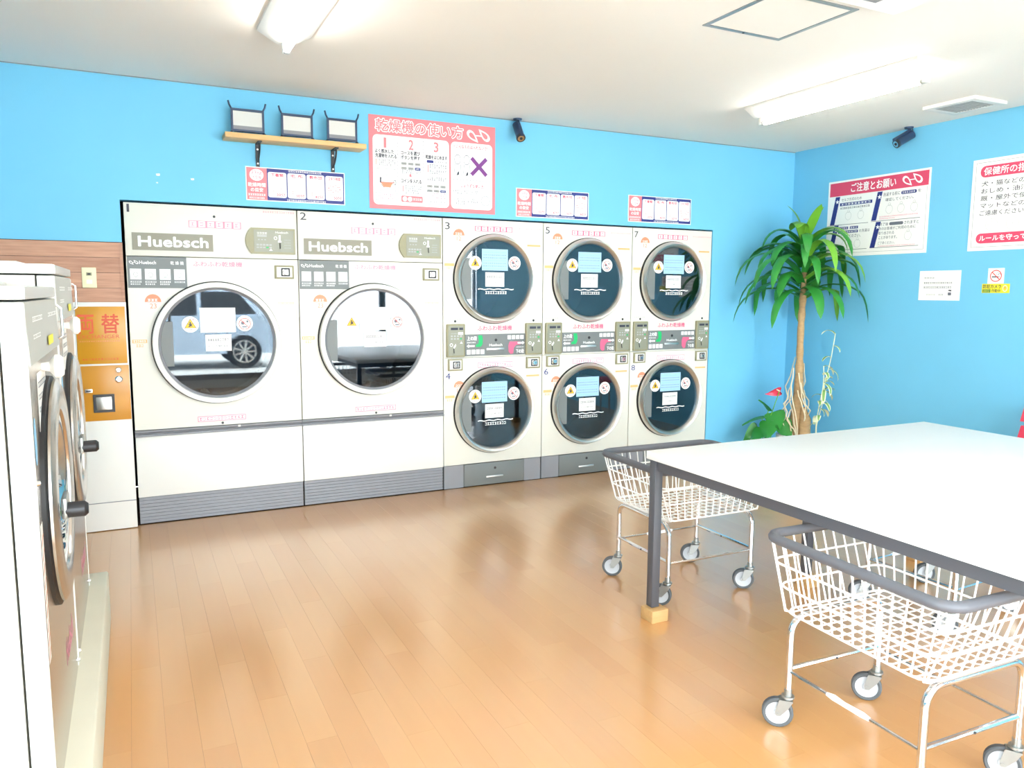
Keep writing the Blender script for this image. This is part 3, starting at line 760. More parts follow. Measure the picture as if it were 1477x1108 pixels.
for (u0, u1, v, n) in ((.07, .20, .525, 9), (.07, .20, .500, 9), (.07, .17, .475, 7), (.245, .395, .430, 9), (.245, .385, .408, 9), (.27, .40, .262, 8), (.27, .40, .238, 8), (.27, .39, .214, 7), (.27, .38, .190, 6),
                       (.46, .60, .512, 8), (.46, .60, .488, 8), (.46, .6, .448, 8), (.46, .58, .424, 7), (.44, .6, .372, 9), (.44, .58, .350, 8), (.65, .86, .247, 14), (.65, .85, .222, 13), (.65, .86, .155, 14), (.67, .86, .130, 12), (.67, .75, .105, 5)):
    P.dashes(X(u0), X(u1), Z(v), .0105, 'grey', n, int(v*100))
P.rect(X(.05), Z(.47), X(.055), Z(.535), 'orange'); P.rect(X(.25), Z(.20), X(.255), Z(.265), 'pink'); P.rect(X(.445), Z(.43), X(.45), Z(.515), 'pink')
for r_ in range(2):
    for k in range(3):
        for u0, v0 in ((.238, .49), (.438, .262)):
            a = u0+.053*k; cc = 'navy' if (k == 2 and r_ == 1) else 'palegrey'
            P.rect(X(a), Z(v0-.05*r_), X(a+.045), Z(v0+.03-.05*r_), cc, .006)
            P.up(); P.dashes(X(a+.008), X(a+.037), Z(v0+.015-.05*r_), .007, 'white' if cc == 'navy' else 'dark', 3, k); P.layer -= 1
P.rect(X(.438), Z(.535), X(.492), Z(.565), 'navy', .006); P.dashes(X(.5), X(.6), Z(.55), .008, 'grey', 7)
P.poly([(X(.31), Z(.36)), (X(.325), Z(.375)), (X(.318), Z(.375)), (X(.318), Z(.395)), (X(.302), Z(.395)), (X(.302), Z(.375)), (X(.295), Z(.375))], 'pink')
P.rect(X(.238), Z(.085), X(.405), Z(.155), 'pink', .008); P.up(); P.disc(X(.265), Z(.12), .016, 'white', n=16); P.disc(X(.305), Z(.12), .016, 'white', n=16); P.dashes(X(.33), X(.4), Z(.12), .012, 'white', 4); P.layer -= 1
P.frame(X(.045), Z(.095), X(.205), Z(.175), .0022, 'grey')
for v in (.155, .135, .113): P.dashes(X(.06), X(.195), Z(v), .008, 'pinktext', 9)
P.frame(X(.438), Z(.075), X(.598), Z(.225), .0022, 'grey')
for v in (.20, .175, .15, .105): P.dashes(X(.45), X(.59), Z(v), .007, 'pinktext' if v > .12 else 'grey', 10)
P.frame(X(.055), Z(.195), X(.195), Z(.435), .0022, 'grey'); P.ring(X(.13), Z(.295), .044, .002, 'grey'); P.poly([(X(.085), Z(.285)), (X(.175), Z(.285)), (X(.155), Z(.235)), (X(.105), Z(.235))], 'orange'); P.up()
P.line(X(.08), Z(.287), X(.19), Z(.287), .003, 'redline'); P.rect(X(.077), Z(.28), X(.087), Z(.34), 'dark'); P.ring(X(.19), Z(.29), .010, .002, 'dark', n=14, rz=.016); P.layer -= 1
for u in (.685, .76):  # outline drawings of clothes and shoes
    P.ring(X(u), Z(.60), .024, .0028, 'grey', n=18, rz=.034); P.line(X(u-.02), Z(.545), X(u-.03), Z(.42), .0028, 'grey'); P.line(X(u+.025), Z(.545), X(u+.03), Z(.42), .0028, 'grey')
    P.poly([(X(u-.008), Z(.42)), (X(u+.012), Z(.43)), (X(u+.012), Z(.47)), (X(u), Z(.455))], 'dark')
P.line(X(.80), Z(.44), X(.925), Z(.63), .027, 'purple'); P.up(); P.line(X(.80), Z(.63), X(.925), Z(.44), .027, 'purple'); P.layer -= 1
P.frame(X(.872), Z(.075), X(.965), Z(.255), .002, 'grey'); P.ring(X(.918), Z(.15), .035, .0028, 'grey'); P.dashes(X(.88), X(.91), Z(.235), .006, 'grey', 3)
P.obj('poster_print', t)

def minute_sign(x, z0, kg, mins, label):
    W_, H_ = .617, .205
    t, P = board('drying_time_sign', (x, -.001, z0), W_, H_, 'ink_white', label, 'sign', group='drying time signs above the dryers')
    b = .005
    P.rect(b, b, W_*.205, H_-b, 'pink'); P.rect(W_*.205, b, W_-b, H_-b, 'navy').up()
    P.disc(W_*.105, H_*.76, .042, 'white', rz=.036).up(); P.text(kg, W_*.055, H_*.77, W_*.155, H_*.88, 'pinktext'); P.text('大型機' if kg[0] == '2' else '小型機', W_*.062, H_*.64, W_*.148, H_*.74, 'pinktext'); P.layer -= 1
    P.text('乾燥時間', W_*.02, H_*.41, W_*.19, H_*.53, 'white', off=.02); P.text('の目安', W_*.045, H_*.26, W_*.165, H_*.38, 'white', off=.02)
    P.dashes(W_*.02, W_*.19, H_*.175, .012, 'white', 8); P.dashes(W_*.03, W_*.18, H_*.08, .010, 'white', 9)
    P.dashes(W_*.42, W_*.76, H_*.935, .010, 'white', 18); P.dashes(W_*.40, W_*.80, H_*.06, .010, 'white', 22)
    for k, (s, m) in enumerate(zip(('下着類', '毛 布', '敷布団', 'コタツ布団'), mins)):
        a = W_*(.215+.194*k); c_ = a+W_*.183
        P.rect(a, H_*.12, c_, H_*.875, 'white', .012).up()
        P.text(s, a+.018, H_*.745, c_-.018, H_*.845, 'red', off=.03)
        P.ring(a+.024, H_*.29, .013, .0022, 'pink', n=16, rz=.010); P.ring(a+.040, H_*.29, .013, .0022, 'pink', n=16, rz=.010)
        P.text(m, c_-.062, H_*.155, c_-.010, H_*.26, 'red', off=.02)
        if k == 1:
            for q in ((0, 0, 1, .2), (1, .2, .75, 1), (.75, 1, -.2, .8), (-.2, .8, 0, 0)):
                P.line(a+.04+q[0]*.038, H_*.33+q[1]*.062, a+.04+q[2]*.038, H_*.33+q[3]*.062, .0015, 'palegrey')
        if k == 3:
            for q in range(14): P.disc((a+c_)/2+.038*math.cos(q*.45), H_*.47+.018*math.sin(q*.45)+(.008 if q % 2 else 0), .0035, 'pink', n=8)
        if k == 0: P.dashes(a+.06, a+.085, H_*.38, .007, 'pinkpale', 2)
        P.layer -= 1
    P.obj('sign_print', t)
minute_sign(.690, 1.990, '23kg', ('30分', '30分', '40分', '50分'), 'pink and navy drying time sign under the wooden shelf')
minute_sign(2.560, 1.977, '12kg', ('30分', '40分', '50分', '60分'), 'pink and navy drying time sign between dryers 3 and 5, right of the large poster')
minute_sign(3.540, 1.985, '12kg', ('30分', '40分', '50分', '60分'), 'pink and navy drying time sign above dryer 7, the rightmost of the three')

# ------------------------------------------------------------------ shelf and its three frames
t = empty('wall_shelf', (0, 0, 0)); tag(t, 'narrow light wood shelf on two dark brackets high on the blue wall', 'shelf')
MB().box(.563, 1.415, -.155, -.002, 2.335, 2.365, .003).obj('board', 'shelf_wood', t)
for x in (.765, 1.232):
    b = MB(); b.box(x-.011, x+.011, -.010, -.001, 2.195, 2.334); b.box(x-.011, x+.011, -.125, -.010, 2.328, 2.334)
    pts = [(x, -.006-.100*math.sin(a*PI/20)**1.6, 2.225+.10*(1-math.cos(a*PI/20))) for a in range(11)]
    b.tube(pts, .006, 8); br = b.obj('bracket', 'black_plastic', t)
    for zz in (2.215, 2.30): MB().lathe([(0, -.013), (.005, -.012), (.006, -.010)], (x, 0, zz), 'y', 10).obj('screw', 'steel', br)
def stand_frame(x, label, m):
    t = empty('display_frame', (x, -.085, 2.3655)); tag(t, label, 'picture frame', 'small dark frames on the wall shelf')
    w2, h0, h1 = .096, .018, .152
    MB().box(-w2, -w2+.012, -.008, .008, h0, h1).box(w2-.012, w2, -.008, .008, h0, h1).box(-w2+.012, w2-.012, -.008, .008, h0, h0+.012).box(-w2+.012, w2-.012, -.008, .008, h1-.012, h1).obj('frame', 'camera_blue', t)
    MB().box(-w2+.012, w2-.012, -.002, .004, h0+.034, h1-.014).obj('picture', m, t)
    MB().box(-w2+.012, w2-.012, -.006, .004, h0+.012, h0+.034).obj('lower_bar', 'grey_trim', t)
    for sx in (-1, 1):
        MB().tube([(sx*(w2-.006), 0, h1-.004), (sx*(w2+.006), 0, h1+.018), (sx*(w2+.012), 0, h1+.042)], .0055, 8).obj('horn', 'camera_blue', t)
        MB().tube([(sx*(w2-.006), 0, h0+.004), (sx*(w2+.004), -.012, .006)], .006, 8).tube([(sx*(w2-.006), 0, h0+.004), (sx*(w2+.004), .03, .006)], .006, 8).obj('foot', 'camera_blue', t)
stand_frame(.702, 'small dark horned frame at the left end of the wall shelf', 'mirror_panel')
stand_frame(.995, 'small dark horned frame in the middle of the wall shelf', 'mirror_panel')
stand_frame(1.277, 'small dark horned frame at the right end of the wall shelf, next to the poster', 'mirror_panel')

# ------------------------------------------------------------------ cameras
def cctv(loc, rz, aim, label, tilt):
    t = empty('security_camera', loc, rz); tag(t, label, 'camera', 'security cameras under the ceiling')
    MB().lathe([(0, -.012), (.028, -.012), (.032, -.004), (.032, 0), (0, 0)], (0, 0, 0), 'z', 20).obj('mount', 'camera_blue', t)
    p1 = Vector((0, -.012, -.05)); MB().tube([(0, 0, -.012), (0, -.004, -.035), p1], .009, 8).obj('arm', 'camera_blue', t)
    d = Vector((0, -math.cos(tilt), -math.sin(tilt))); a = p1-d*.05+Vector((0, 0, -.025)); b = a+d*.135
    bd = MB().cyl(a, b, .030, 20).obj('body', 'camera_blue', t)
    MB().cyl(b, b+d*.016, .033, 20, caps=True).obj('bezel', 'black_plastic', bd)
    MB().cyl(b+d*.016, b+d*.018, .024, 16).obj('lens', 'chrome', bd)
    MB().cyl(b+d*.018, b+d*.021, .010, 12).obj('iris', 'black_rubber', bd)
    sh = Vector((0, -math.sin(tilt), math.cos(tilt)))
    MB().tube([a+sh*.034, b+d*.02+sh*.034], .012, 6).obj('sunshield', 'camera_blue', bd)
    MB().tube([(0, .02, -.002), (.004, .03, -.02), tuple(a)], .003, 6).obj('cable', 'black_rubber', t)
cctv((2.545, -.05, H), math.radians(-8), 0, 'dark security camera on the back wall right of the large poster', math.radians(48))
cctv((5.225, -1.145, H), math.radians(-106), 0, 'dark security camera under the ceiling at the right wall', math.radians(30))

# ================================================================== RIGHT WALL POSTERS
RZ = -PI/2; XR = XW-.001
W_, H_ = .919, .613
t, P = board('notice_poster', (XR, -.3915, 1.736), W_, H_, 'ink_paper', 'white poster with crimson header and four starred cells behind the plant', 'poster', RZ)
P.rect(X(.018), Z(.80), X(.985), Z(.975), 'red').up()
P.text('ご注意とお願い', X(.245), Z(.832), X(.69), Z(.945), 'white', off=.02); brand_mark(P, X(.84), Z(.888), X(.19), 'white')
for (u, v0, v1) in ((.035, .425, .79), (.47, .435, .79), (.035, .09, .415), (.47, .095, .415)):
    P.poly([(X(u), Z(v0)), (X(u+.048), Z(v0)), (X(u+.098), Z(v1)), (X(u+.050), Z(v1))], 'navy'); P.up(); P.star(X(u+.070), Z(v1-.065), .020, 'white'); P.layer -= 1
for (u0, u1, v) in ((.035, .44, .42), (.47, .93, .425), (.035, .44, .088), (.47, .93, .092)): P.line(X(u0), Z(v), X(u1), Z(v), .003, 'dark')
P.line(X(.02), Z(.045), X(.975), Z(.045), .0015, 'grey'); P.line(X(.975), Z(.045), X(.975), Z(.79), .0015, 'grey')
P.text('セルフ方式のため', X(.15), Z(.725), X(.36), Z(.765), 'dark'); P.rect(X(.135), Z(.665), X(.47), Z(.705), 'navy'); P.dashes(X(.14), X(.45), Z(.635), .013, 'dark', 15); P.up(); P.dashes(X(.15), X(.46), Z(.685), .014, 'white', 9); P.layer -= 1
P.text('洗濯する前に', X(.575), Z(.725), X(.735), Z(.77), 'dark'); P.rect(X(.745), Z(.725), X(.885), Z(.765), 'navy', .01); P.text('を', X(.895), Z(.73), X(.925), Z(.765), 'dark'); P.text('確認してください。', X(.60), Z(.66), X(.86), Z(.70), 'dark'); P.up(); P.dashes(X(.755), X(.875), Z(.745), .012, 'white', 6); P.layer -= 1
P.rect(X(.13), Z(.355), X(.235), Z(.39), 'navy'); P.rect(X(.255), Z(.355), X(.34), Z(.39), 'navy'); P.rect(X(.13), Z(.305), X(.34), Z(.34), 'navy'); P.text('の洗濯は', X(.352), Z(.305), X(.46), Z(.345), 'dark'); P.text('ご遠慮ください。', X(.165), Z(.245), X(.37), Z(.29), 'dark')
P.up(); P.dashes(X(.14), X(.23), Z(.372), .012, 'white', 4); P.dashes(X(.262), X(.335), Z(.372), .012, 'white', 3); P.dashes(X(.14), X(.335), Z(.322), .012, 'white', 9); P.layer -= 1
P.text('終了後', X(.555), Z(.36), X(.64), Z(.40), 'dark'); P.rect(X(.65), Z(.36), X(.78), Z(.398), 'grey', .01); P.text('されますと', X(.79), Z(.36), X(.92), Z(.40), 'dark'); P.text('次のお客様がご利用のために', X(.55), Z(.305), X(.895), Z(.345), 'dark'); P.text('取り出される', X(.55), Z(.25), X(.70), Z(.29), 'dark'); P.text('ことがあります。', X(.555), Z(.195), X(.73), Z(.235), 'dark'); P.text('ご了承ください。', X(.55), Z(.13), X(.71), Z(.165), 'grey')
P.dashes(X(.55), X(.91), Z(.475), .008, 'pinkpale', 26); P.dashes(X(.55), X(.70), Z(.45), .008, 'pinkpale', 10); P.dashes(X(.55), X(.90), Z(.108), .007, 'pinkpale', 24)
for (u, v) in ((.23, .53), (.36, .53), (.64, .56), (.75, .56), (.87, .56), (.21, .16), (.34, .16), (.83, .22)):
    P.ring(X(u), Z(v), .030, .0016, 'palegrey', n=16, rz=.034); P.ring(X(u), Z(v+.06), .012, .0016, 'palegrey', n=12)
P.obj('poster_print', t)
W_, H_ = .93, .616
t, P = board('health_notice_poster', (XR, -1.6246, 1.731), W_, H_, 'ink_paper', 'white poster with crimson pill headings at the right edge of the photo', 'poster', RZ)
P.frame(X(.025), Z(.04), X(.975), Z(.965), .002, 'grey')
P.rect(X(.06), Z(.80), X(.94), Z(.925), 'red', .035); P.rect(X(.06), Z(.08), X(.94), Z(.19), 'red', .032).up()
P.text('保健所の指導により', X(.085), Z(.822), X(.62), Z(.905), 'white', off=.02)
P.text('ルールを守って楽しくお洗濯', X(.085), Z(.105), X(.72), Z(.168), 'white', off=.025)
for s, v, u1 in (('犬・猫などのペットに使用', .705, .70), ('おしめ・油汚れの物', .625, .58), ('厩・屋外で使用された', .545, .62), ('マットなどの洗濯物は', .465, .62), ('ご遠慮ください。', .385, .41)):
    P.text(s, X(.075), Z(v), X(u1), Z(v+.055), 'dark', off=.004)
for u in (.17, .32, .55, .72): P.ring(X(u), Z(.28), .042, .0016, 'palegrey', n=18); P.line(X(u-.04), Z(.28), X(u+.04), Z(.28), .0014, 'palegrey'); P.line(X(u), Z(.22), X(u), Z(.345), .0014, 'palegrey')
P.obj('poster_print', t)
W_, H_ = .319, .214
t, P = board('paper_notice', (XR, -1.273, 1.388), W_, H_, 'ink_paper', 'small plain white paper notice below the two right wall posters', 'notice', RZ, .0015)
P.dashes(X(.12), X(.38), Z(.76), .010, 'grey', 4); P.dashes(X(.12), X(.82), Z(.59), .011, 'dark', 15); P.dashes(X(.12), X(.80), Z(.44), .011, 'dark', 15); P.dashes(X(.2), X(.42), Z(.19), .008, 'palegrey', 6); P.dashes(X(.5), X(.62), Z(.19), .010, 'grey', 3)
P.rect(X(.72), Z(.17), X(.80), Z(.27), 'grey', .004); P.poly([(X(.72), Z(.32)), (X(.80), Z(.30)), (X(.80), Z(.35)), (X(.74), Z(.36))], 'dark')
P.obj('notice_print', t)
W_, H_ = .109, .104
t, P = board('no_smoking_sign', (XR, -1.784, 1.506), W_, H_, 'ink_white', 'white square sign with red no smoking ring on the right wall', 'sign', RZ, .002)
P.ring(X(.5), Z(.5), .040, .006, 'redline'); P.rect(X(.25), Z(.40), X(.66), Z(.47), 'dark'); P.rect(X(.68), Z(.40), X(.74), Z(.47), 'orange')
P.ring(X(.62), Z(.63), .010, .002, 'grey', n=12); P.ring(X(.72), Z(.60), .008, .002, 'grey', n=12); P.up(); P.line(X(.24), Z(.76), X(.76), Z(.24), .006, 'redline')
P.obj('sign_print', t)
W_, H_ = .187, .062
t, P = board('camera_notice_sign', (XR, -1.749, 1.443), W_, H_, 'ink_yellow2', 'small yellow security camera notice under the no smoking sign', 'sign', RZ, .002)
P.text('防犯カメラ', X(.04), Z(.50), X(.70), Z(.92), 'dark', off=.02); P.rect(X(.03), Z(.06), X(.32), Z(.40), 'dgreen'); P.text('作動中', X(.36), Z(.08), X(.68), Z(.42), 'dark', off=.01)
P.ring(X(.84), Z(.5), .016, .003, 'white', n=14, rz=.022); P.disc(X(.84), Z(.55), .006, 'orange', n=10); P.up(); P.dashes(X(.05), X(.30), Z(.23), .012, 'yellow2', 4)
P.obj('sign_print', t)

# ================================================================== CEILING FITTINGS
def tube_light(cx, y0, y1, label):
    t = empty('ceiling_light', (0, 0, 0)); tag(t, label, 'light', 'fluorescent ceiling lights')
    MB().prism([(cx-.125, H), (cx-.125, H-.012), (cx-.035, H-.062), (cx+.035, H-.062), (cx+.125, H-.012), (cx+.125, H)], y0, y1).obj('reflector', 'white_paint', t)
    for y in (y0+.035, y1-.035): MB().box(cx-.017, cx+.017, y-.012, y+.012, H-.11, H-.062, .002).obj('socket', 'white_paint', t)
    MB().cyl((cx, y0+.047, H-.096), (cx, y1-.047, H-.096), .0163, 16).obj('tube', 'tube_glow', t)
    for y in (y0+.05, y1-.05): MB().cyl((cx, y-.012, H-.096), (cx, y+.012, H-.096), .0172, 16).obj('tube_cap', 'steel', t)
tube_light(.73, -2.45, -1.19, 'lit fluorescent tube light at the top edge above dryer 1')
tube_light(3.85, -2.31, -1.05, 'lit fluorescent tube light on the ceiling in front of the plant corner')
tube_light(.73, -5.75, -4.50, 'added fluorescent tube light, unseen behind the viewer, left of the door')  # unseen fixture added for more room light
tube_light(3.85, -5.75, -4.50, 'added fluorescent tube light, unseen behind the viewer, right side')  # second unseen fixture, likewise added to fill the room
t = empty('ceiling_hatch', (0, 0, 0)); tag(t, 'square ceiling access hatch with grey metal rim', 'hatch')
a, b, c_, d_ = 2.430, 2.900, -2.635, -2.170
MB().box(a, b, c_, c_+.022, H-.004, H).box(a, b, d_-.022, d_, H-.004, H).box(a, a+.022, c_+.022, d_-.022, H-.004, H).box(b-.022, b, c_+.022, d_-.022, H-.004, H).obj('rim', 'alu', t)
MB().box(a+.025, b-.025, c_+.025, d_-.025, H-.003, H).obj('panel', 'ceiling_white', t)
MB().cyl((2.665, d_-.012, H-.006), (2.665, d_-.012, H-.003), .006, 10).obj('catch', 'black_plastic', t)
t = empty('ceiling_vent', (0, 0, 0)); tag(t, 'square white ceiling ventilator with grey grille near the right wall', 'vent')
a, b, c_, d_ = 4.745, 5.07, -1.955, -1.60
MB().box(a, b, c_, c_+.05, H-.022, H, .003).box(a, b, d_-.05, d_, H-.022, H, .003).box(a, a+.05, c_+.05, d_-.05, H-.022, H, .003).box(b-.05, b, c_+.05, d_-.05, H-.022, H, .003).obj('frame', 'white_paint', t)
MB().box(a+.05, b-.05, c_+.05, d_-.05, H-.010, H).obj('recess', 'ink_palegrey', t)
for k in range(13):
    y = c_+.058+k*.0198
    MB().box(a+.05, b-.05, y, y+.009, H-.020, H-.010).obj('slat', 'ink_palegrey', t)
t = empty('air_conditioner', (0, 0, 0)); tag(t, 'white ceiling air conditioner whose corner shows at the top edge', 'air conditioner')
MB().box(2.16, 3.01, -3.57, -2.72, H-.035, H, .006).obj('panel', 'white_paint', t)
MB().box(2.36, 2.81, -3.37, -2.92, H-.045, H-.035, .004).obj('intake_grille', 'ceiling_white', t)
for (x0, x1, y0, y1) in ((2.36, 2.81, -2.86, -2.79), (2.36, 2.81, -3.50, -3.43), (2.22, 2.29, -3.37, -2.92), (2.88, 2.95, -3.37, -2.92)):
    MB().box(x0, x1, y0, y1, H-.039, H-.035).obj('louvre', 'grey_trim', t)

# ================================================================== WASHERS
PHH = .22
tag(MB().box(-1.20, -.128, -3.6, -1.445, 0, PHH, .008).obj('plinth', 'concrete'), kind='structure')
def washer(y0, wd, h, label, doorz, doorr, hy, hzw):
    t = empty('washing_machine', (-.19, y0, PHH), PI/2); tag(t, label, 'washing machine', 'front loading washers on the concrete plinth')
    cx = wd*.50; cz = doorz-PHH; pt = h-.035; pb = pt-.14
    MB().box(.003, wd-.003, .055, .92, .0, h-.035).obj('cabinet', 'cream_side', t)
    for x in (.0, wd-.011): MB().box(x, x+.011, .002, .05, .0, h-.037, .003).obj('edge_trim', 'white_paint', t)
    MB().box(.0, wd, .004, .93, h-.03, h, .003).obj('lid', 'white_paint', t)
    MB().box(.02, wd-.02, .0015, .004, h-.028, h-.002).obj('lid_strip', 'steel', t)
    MB().box(wd*.30, wd*.93, .12, .35, h, h+.014, .005).obj('soap_lid', 'white_paint', t)
    cp = MB().prism([(.004, pb), (-.002, pb), (.004, pt), (.05, pt), (.05, pb)], .011, wd-.011, 'x').obj('control_panel', 'panel_grey', t)
    P = Print(-.004); P.dashes(.08, .30, (pb+pt)/2+.03, .012, 'white', 8); P.dashes(.08, .24, (pb+pt)/2-.01, .010, 'white', 6); P.rect(.42, pb+.02, .56, pb+.045, 'yellow2'); P.dashes(.45, .70, pt-.04, .010, 'white', 8)
    tag(P.obj('panel_print', cp), kind='stuff')
    MB().tube([(wd-.05, -.002, pb+.02), (wd-.05, -.014, pb+.028), (wd-.05, -.014, pt-.03), (wd-.05, -.002, pt-.02)], .004, 8).obj('lever', 'chrome', cp)
    MB().holed(.011, wd-.011, .0, pb-.003, cx, cz, doorr-.03, .004, .05).obj('front_panel', 'steel_brushed', t)
    P = Print(.0034); P.rect(.16, pb-.17, .36, pb-.03, 'paper').up(); P.dashes(.18, .34, pb-.06, .014, 'grey', 8); P.dashes(.18, .34, pb-.09, .012, 'grey', 9); P.dashes(.18, .34, pb-.12, .012, 'grey', 9); P.layer -= 1
    tag(P.obj('instruction_sticker', t), kind='stuff')
    P = Print(.0034); P.rect(.030, cz-.33, .075, cz+.0, 'paper').up()
    for k in range(9): P.line(.034, cz-.32+k*.034, .071, cz-.30+k*.034, .006, 'orange')
    tag(P.obj('caution_sticker', t), kind='stuff')
    P = Print(.0034); P.disc(.055, cz+.19, .022, 'skyblue', rz=.055); P.obj('blue_sticker', t)
    P = Print(.0034); P.text('Huebsch', wd-.36, .16, wd-.12, .23, 'pinkpale', off=.02); tag(P.obj('lettering', t), kind='stuff')
    for (sx, sz) in ((.03, cz+.10), (.03, .03), (wd-.03, .03), (wd-.03, cz+.2)): MB().lathe([(0, -.004), (.005, -.003), (.007, .004)], (sx, 0, max(.03, sz)), 'y', 10).obj('screw', 'chrome', t)
    d = MB().lathe([(doorr-.085, -.008), (doorr-.080, -.020), (doorr-.065, -.026), (doorr-.018, -.025), (doorr, -.016), (doorr, -.010), (doorr-.085, -.006)], (cx, 0, cz), 'y', 64, closed=True).obj('door', 'steel_brushed', t)
    MB().lathe([(doorr-.004, -.010), (doorr+.010, -.004), (doorr+.010, .004), (doorr-.06, .004), (doorr-.06, -.010)], (cx, 0, cz), 'y', 64, closed=True).obj('gasket', 'black_rubber', d)
    MB().lathe([(doorr-.083, -.014), (doorr-.11, -.006), (doorr-.14, .03), (doorr-.18, .06), (0, .07)], (cx, 0, cz), 'y', 48).obj('glass_bowl', 'washer_glass', d)
    MB().lathe([(doorr-.04, .05), (doorr, .08), (doorr, .5), (0, .5)], (cx, 0, cz), 'y', 40).obj('drum', 'steel', t)
    hx = hy-y0; hz = hzw-PHH
    hd = MB().cyl((hx, -.024, hz), (hx, -.074, hz), .020, 20).obj('handle', 'black_plastic', d)
    MB().cyl((hx, -.074, hz), (hx, -.082, hz), .020, 20, r2=.013).obj('handle_cap', 'black_rubber', hd)
    MB().box(hx-.02, hx+.07, -.036, -.022, hz-.02, hz+.035, .005).obj('latch', 'galvanised', hd)
    # white oval knob below the control panel
    MB().lathe([(0, -.046), (.022, -.045), (.030, -.036), (.030, -.026), (.013, -.014), (.010, .004)], (wd*.36, 0, pb-.025), 'y', 24).obj('oval_knob', 'white_paint', t)
    return t
washer(-3.155, .80, 1.22, 'near stainless front washer with white side at the left edge', .90, .295, -2.90, .875)
washer(-2.345, .745, 1.29, 'far stainless front washer, taller, next to the change machine', .93, .27, -2.12, .895)

# ================================================================== TABLE
TX0, TX1, TY0, TY1, TZ = 1.992, 3.812, -4.30, -2.425, .752
t = empty('work_table', ((TX0+TX1)/2, (TY0+TY1)/2, 0)); tag(t, 'large white topped work table with grey metal frame', 'table')
ox, oy = (TX0+TX1)/2, (TY0+TY1)/2
def tb(name, m, *a, bev=0):
    return MB().box(a[0]-ox, a[1]-ox, a[2]-oy, a[3]-oy, a[4], a[5], bev).obj(name, m, t)
tb('tabletop', 'table_white', TX0, TX1, TY0, TY1, TZ-.035, TZ, bev=.003)
az0, az1 = TZ-.080, TZ-.0352
tb('apron', 'table_metal', TX0+.02, TX0+.05, TY0+.06, TY1-.06, az0, az1); tb('apron', 'table_metal', TX1-.05, TX1-.02, TY0+.06, TY1-.06, az0, az1)
tb('apron', 'table_metal', TX0+.055, TX1-.055, TY0+.02, TY0+.05, az0, az1); tb('apron', 'table_metal', TX0+.055, TX1-.055, TY1-.05, TY1-.02, az0, az1)
tb('apron', 'table_metal', 2.90, 2.93, TY0+.055, TY1-.055, az0, az1)
blocks = []
for x in (TX0+.012, 2.935, TX1-.052):
    for y in (TY1-.052, TY0+.012):
        tb('leg', 'table_metal', x, x+.04, y, y+.04, .056, az1, bev=.002)
        blocks.append((x+.02, y+.02))
names = ['wooden block under the near left table leg beside the far cart', 'wooden block under the outer left table leg out of view', 'wooden block under the middle table leg at the back',
         'wooden block under the middle table leg at the front', 'wooden block under the right table leg at the back', 'wooden block under the right table leg at the front']
for (x, y), lb in zip(blocks, names):
    o = MB().box(-.043, .043, -.042, .042, 0, .055, .002).obj('wooden_block', 'block_wood', None, (x, y-.015, 0)); tag(o, lb, 'wood block', 'wooden blocks under the table legs')

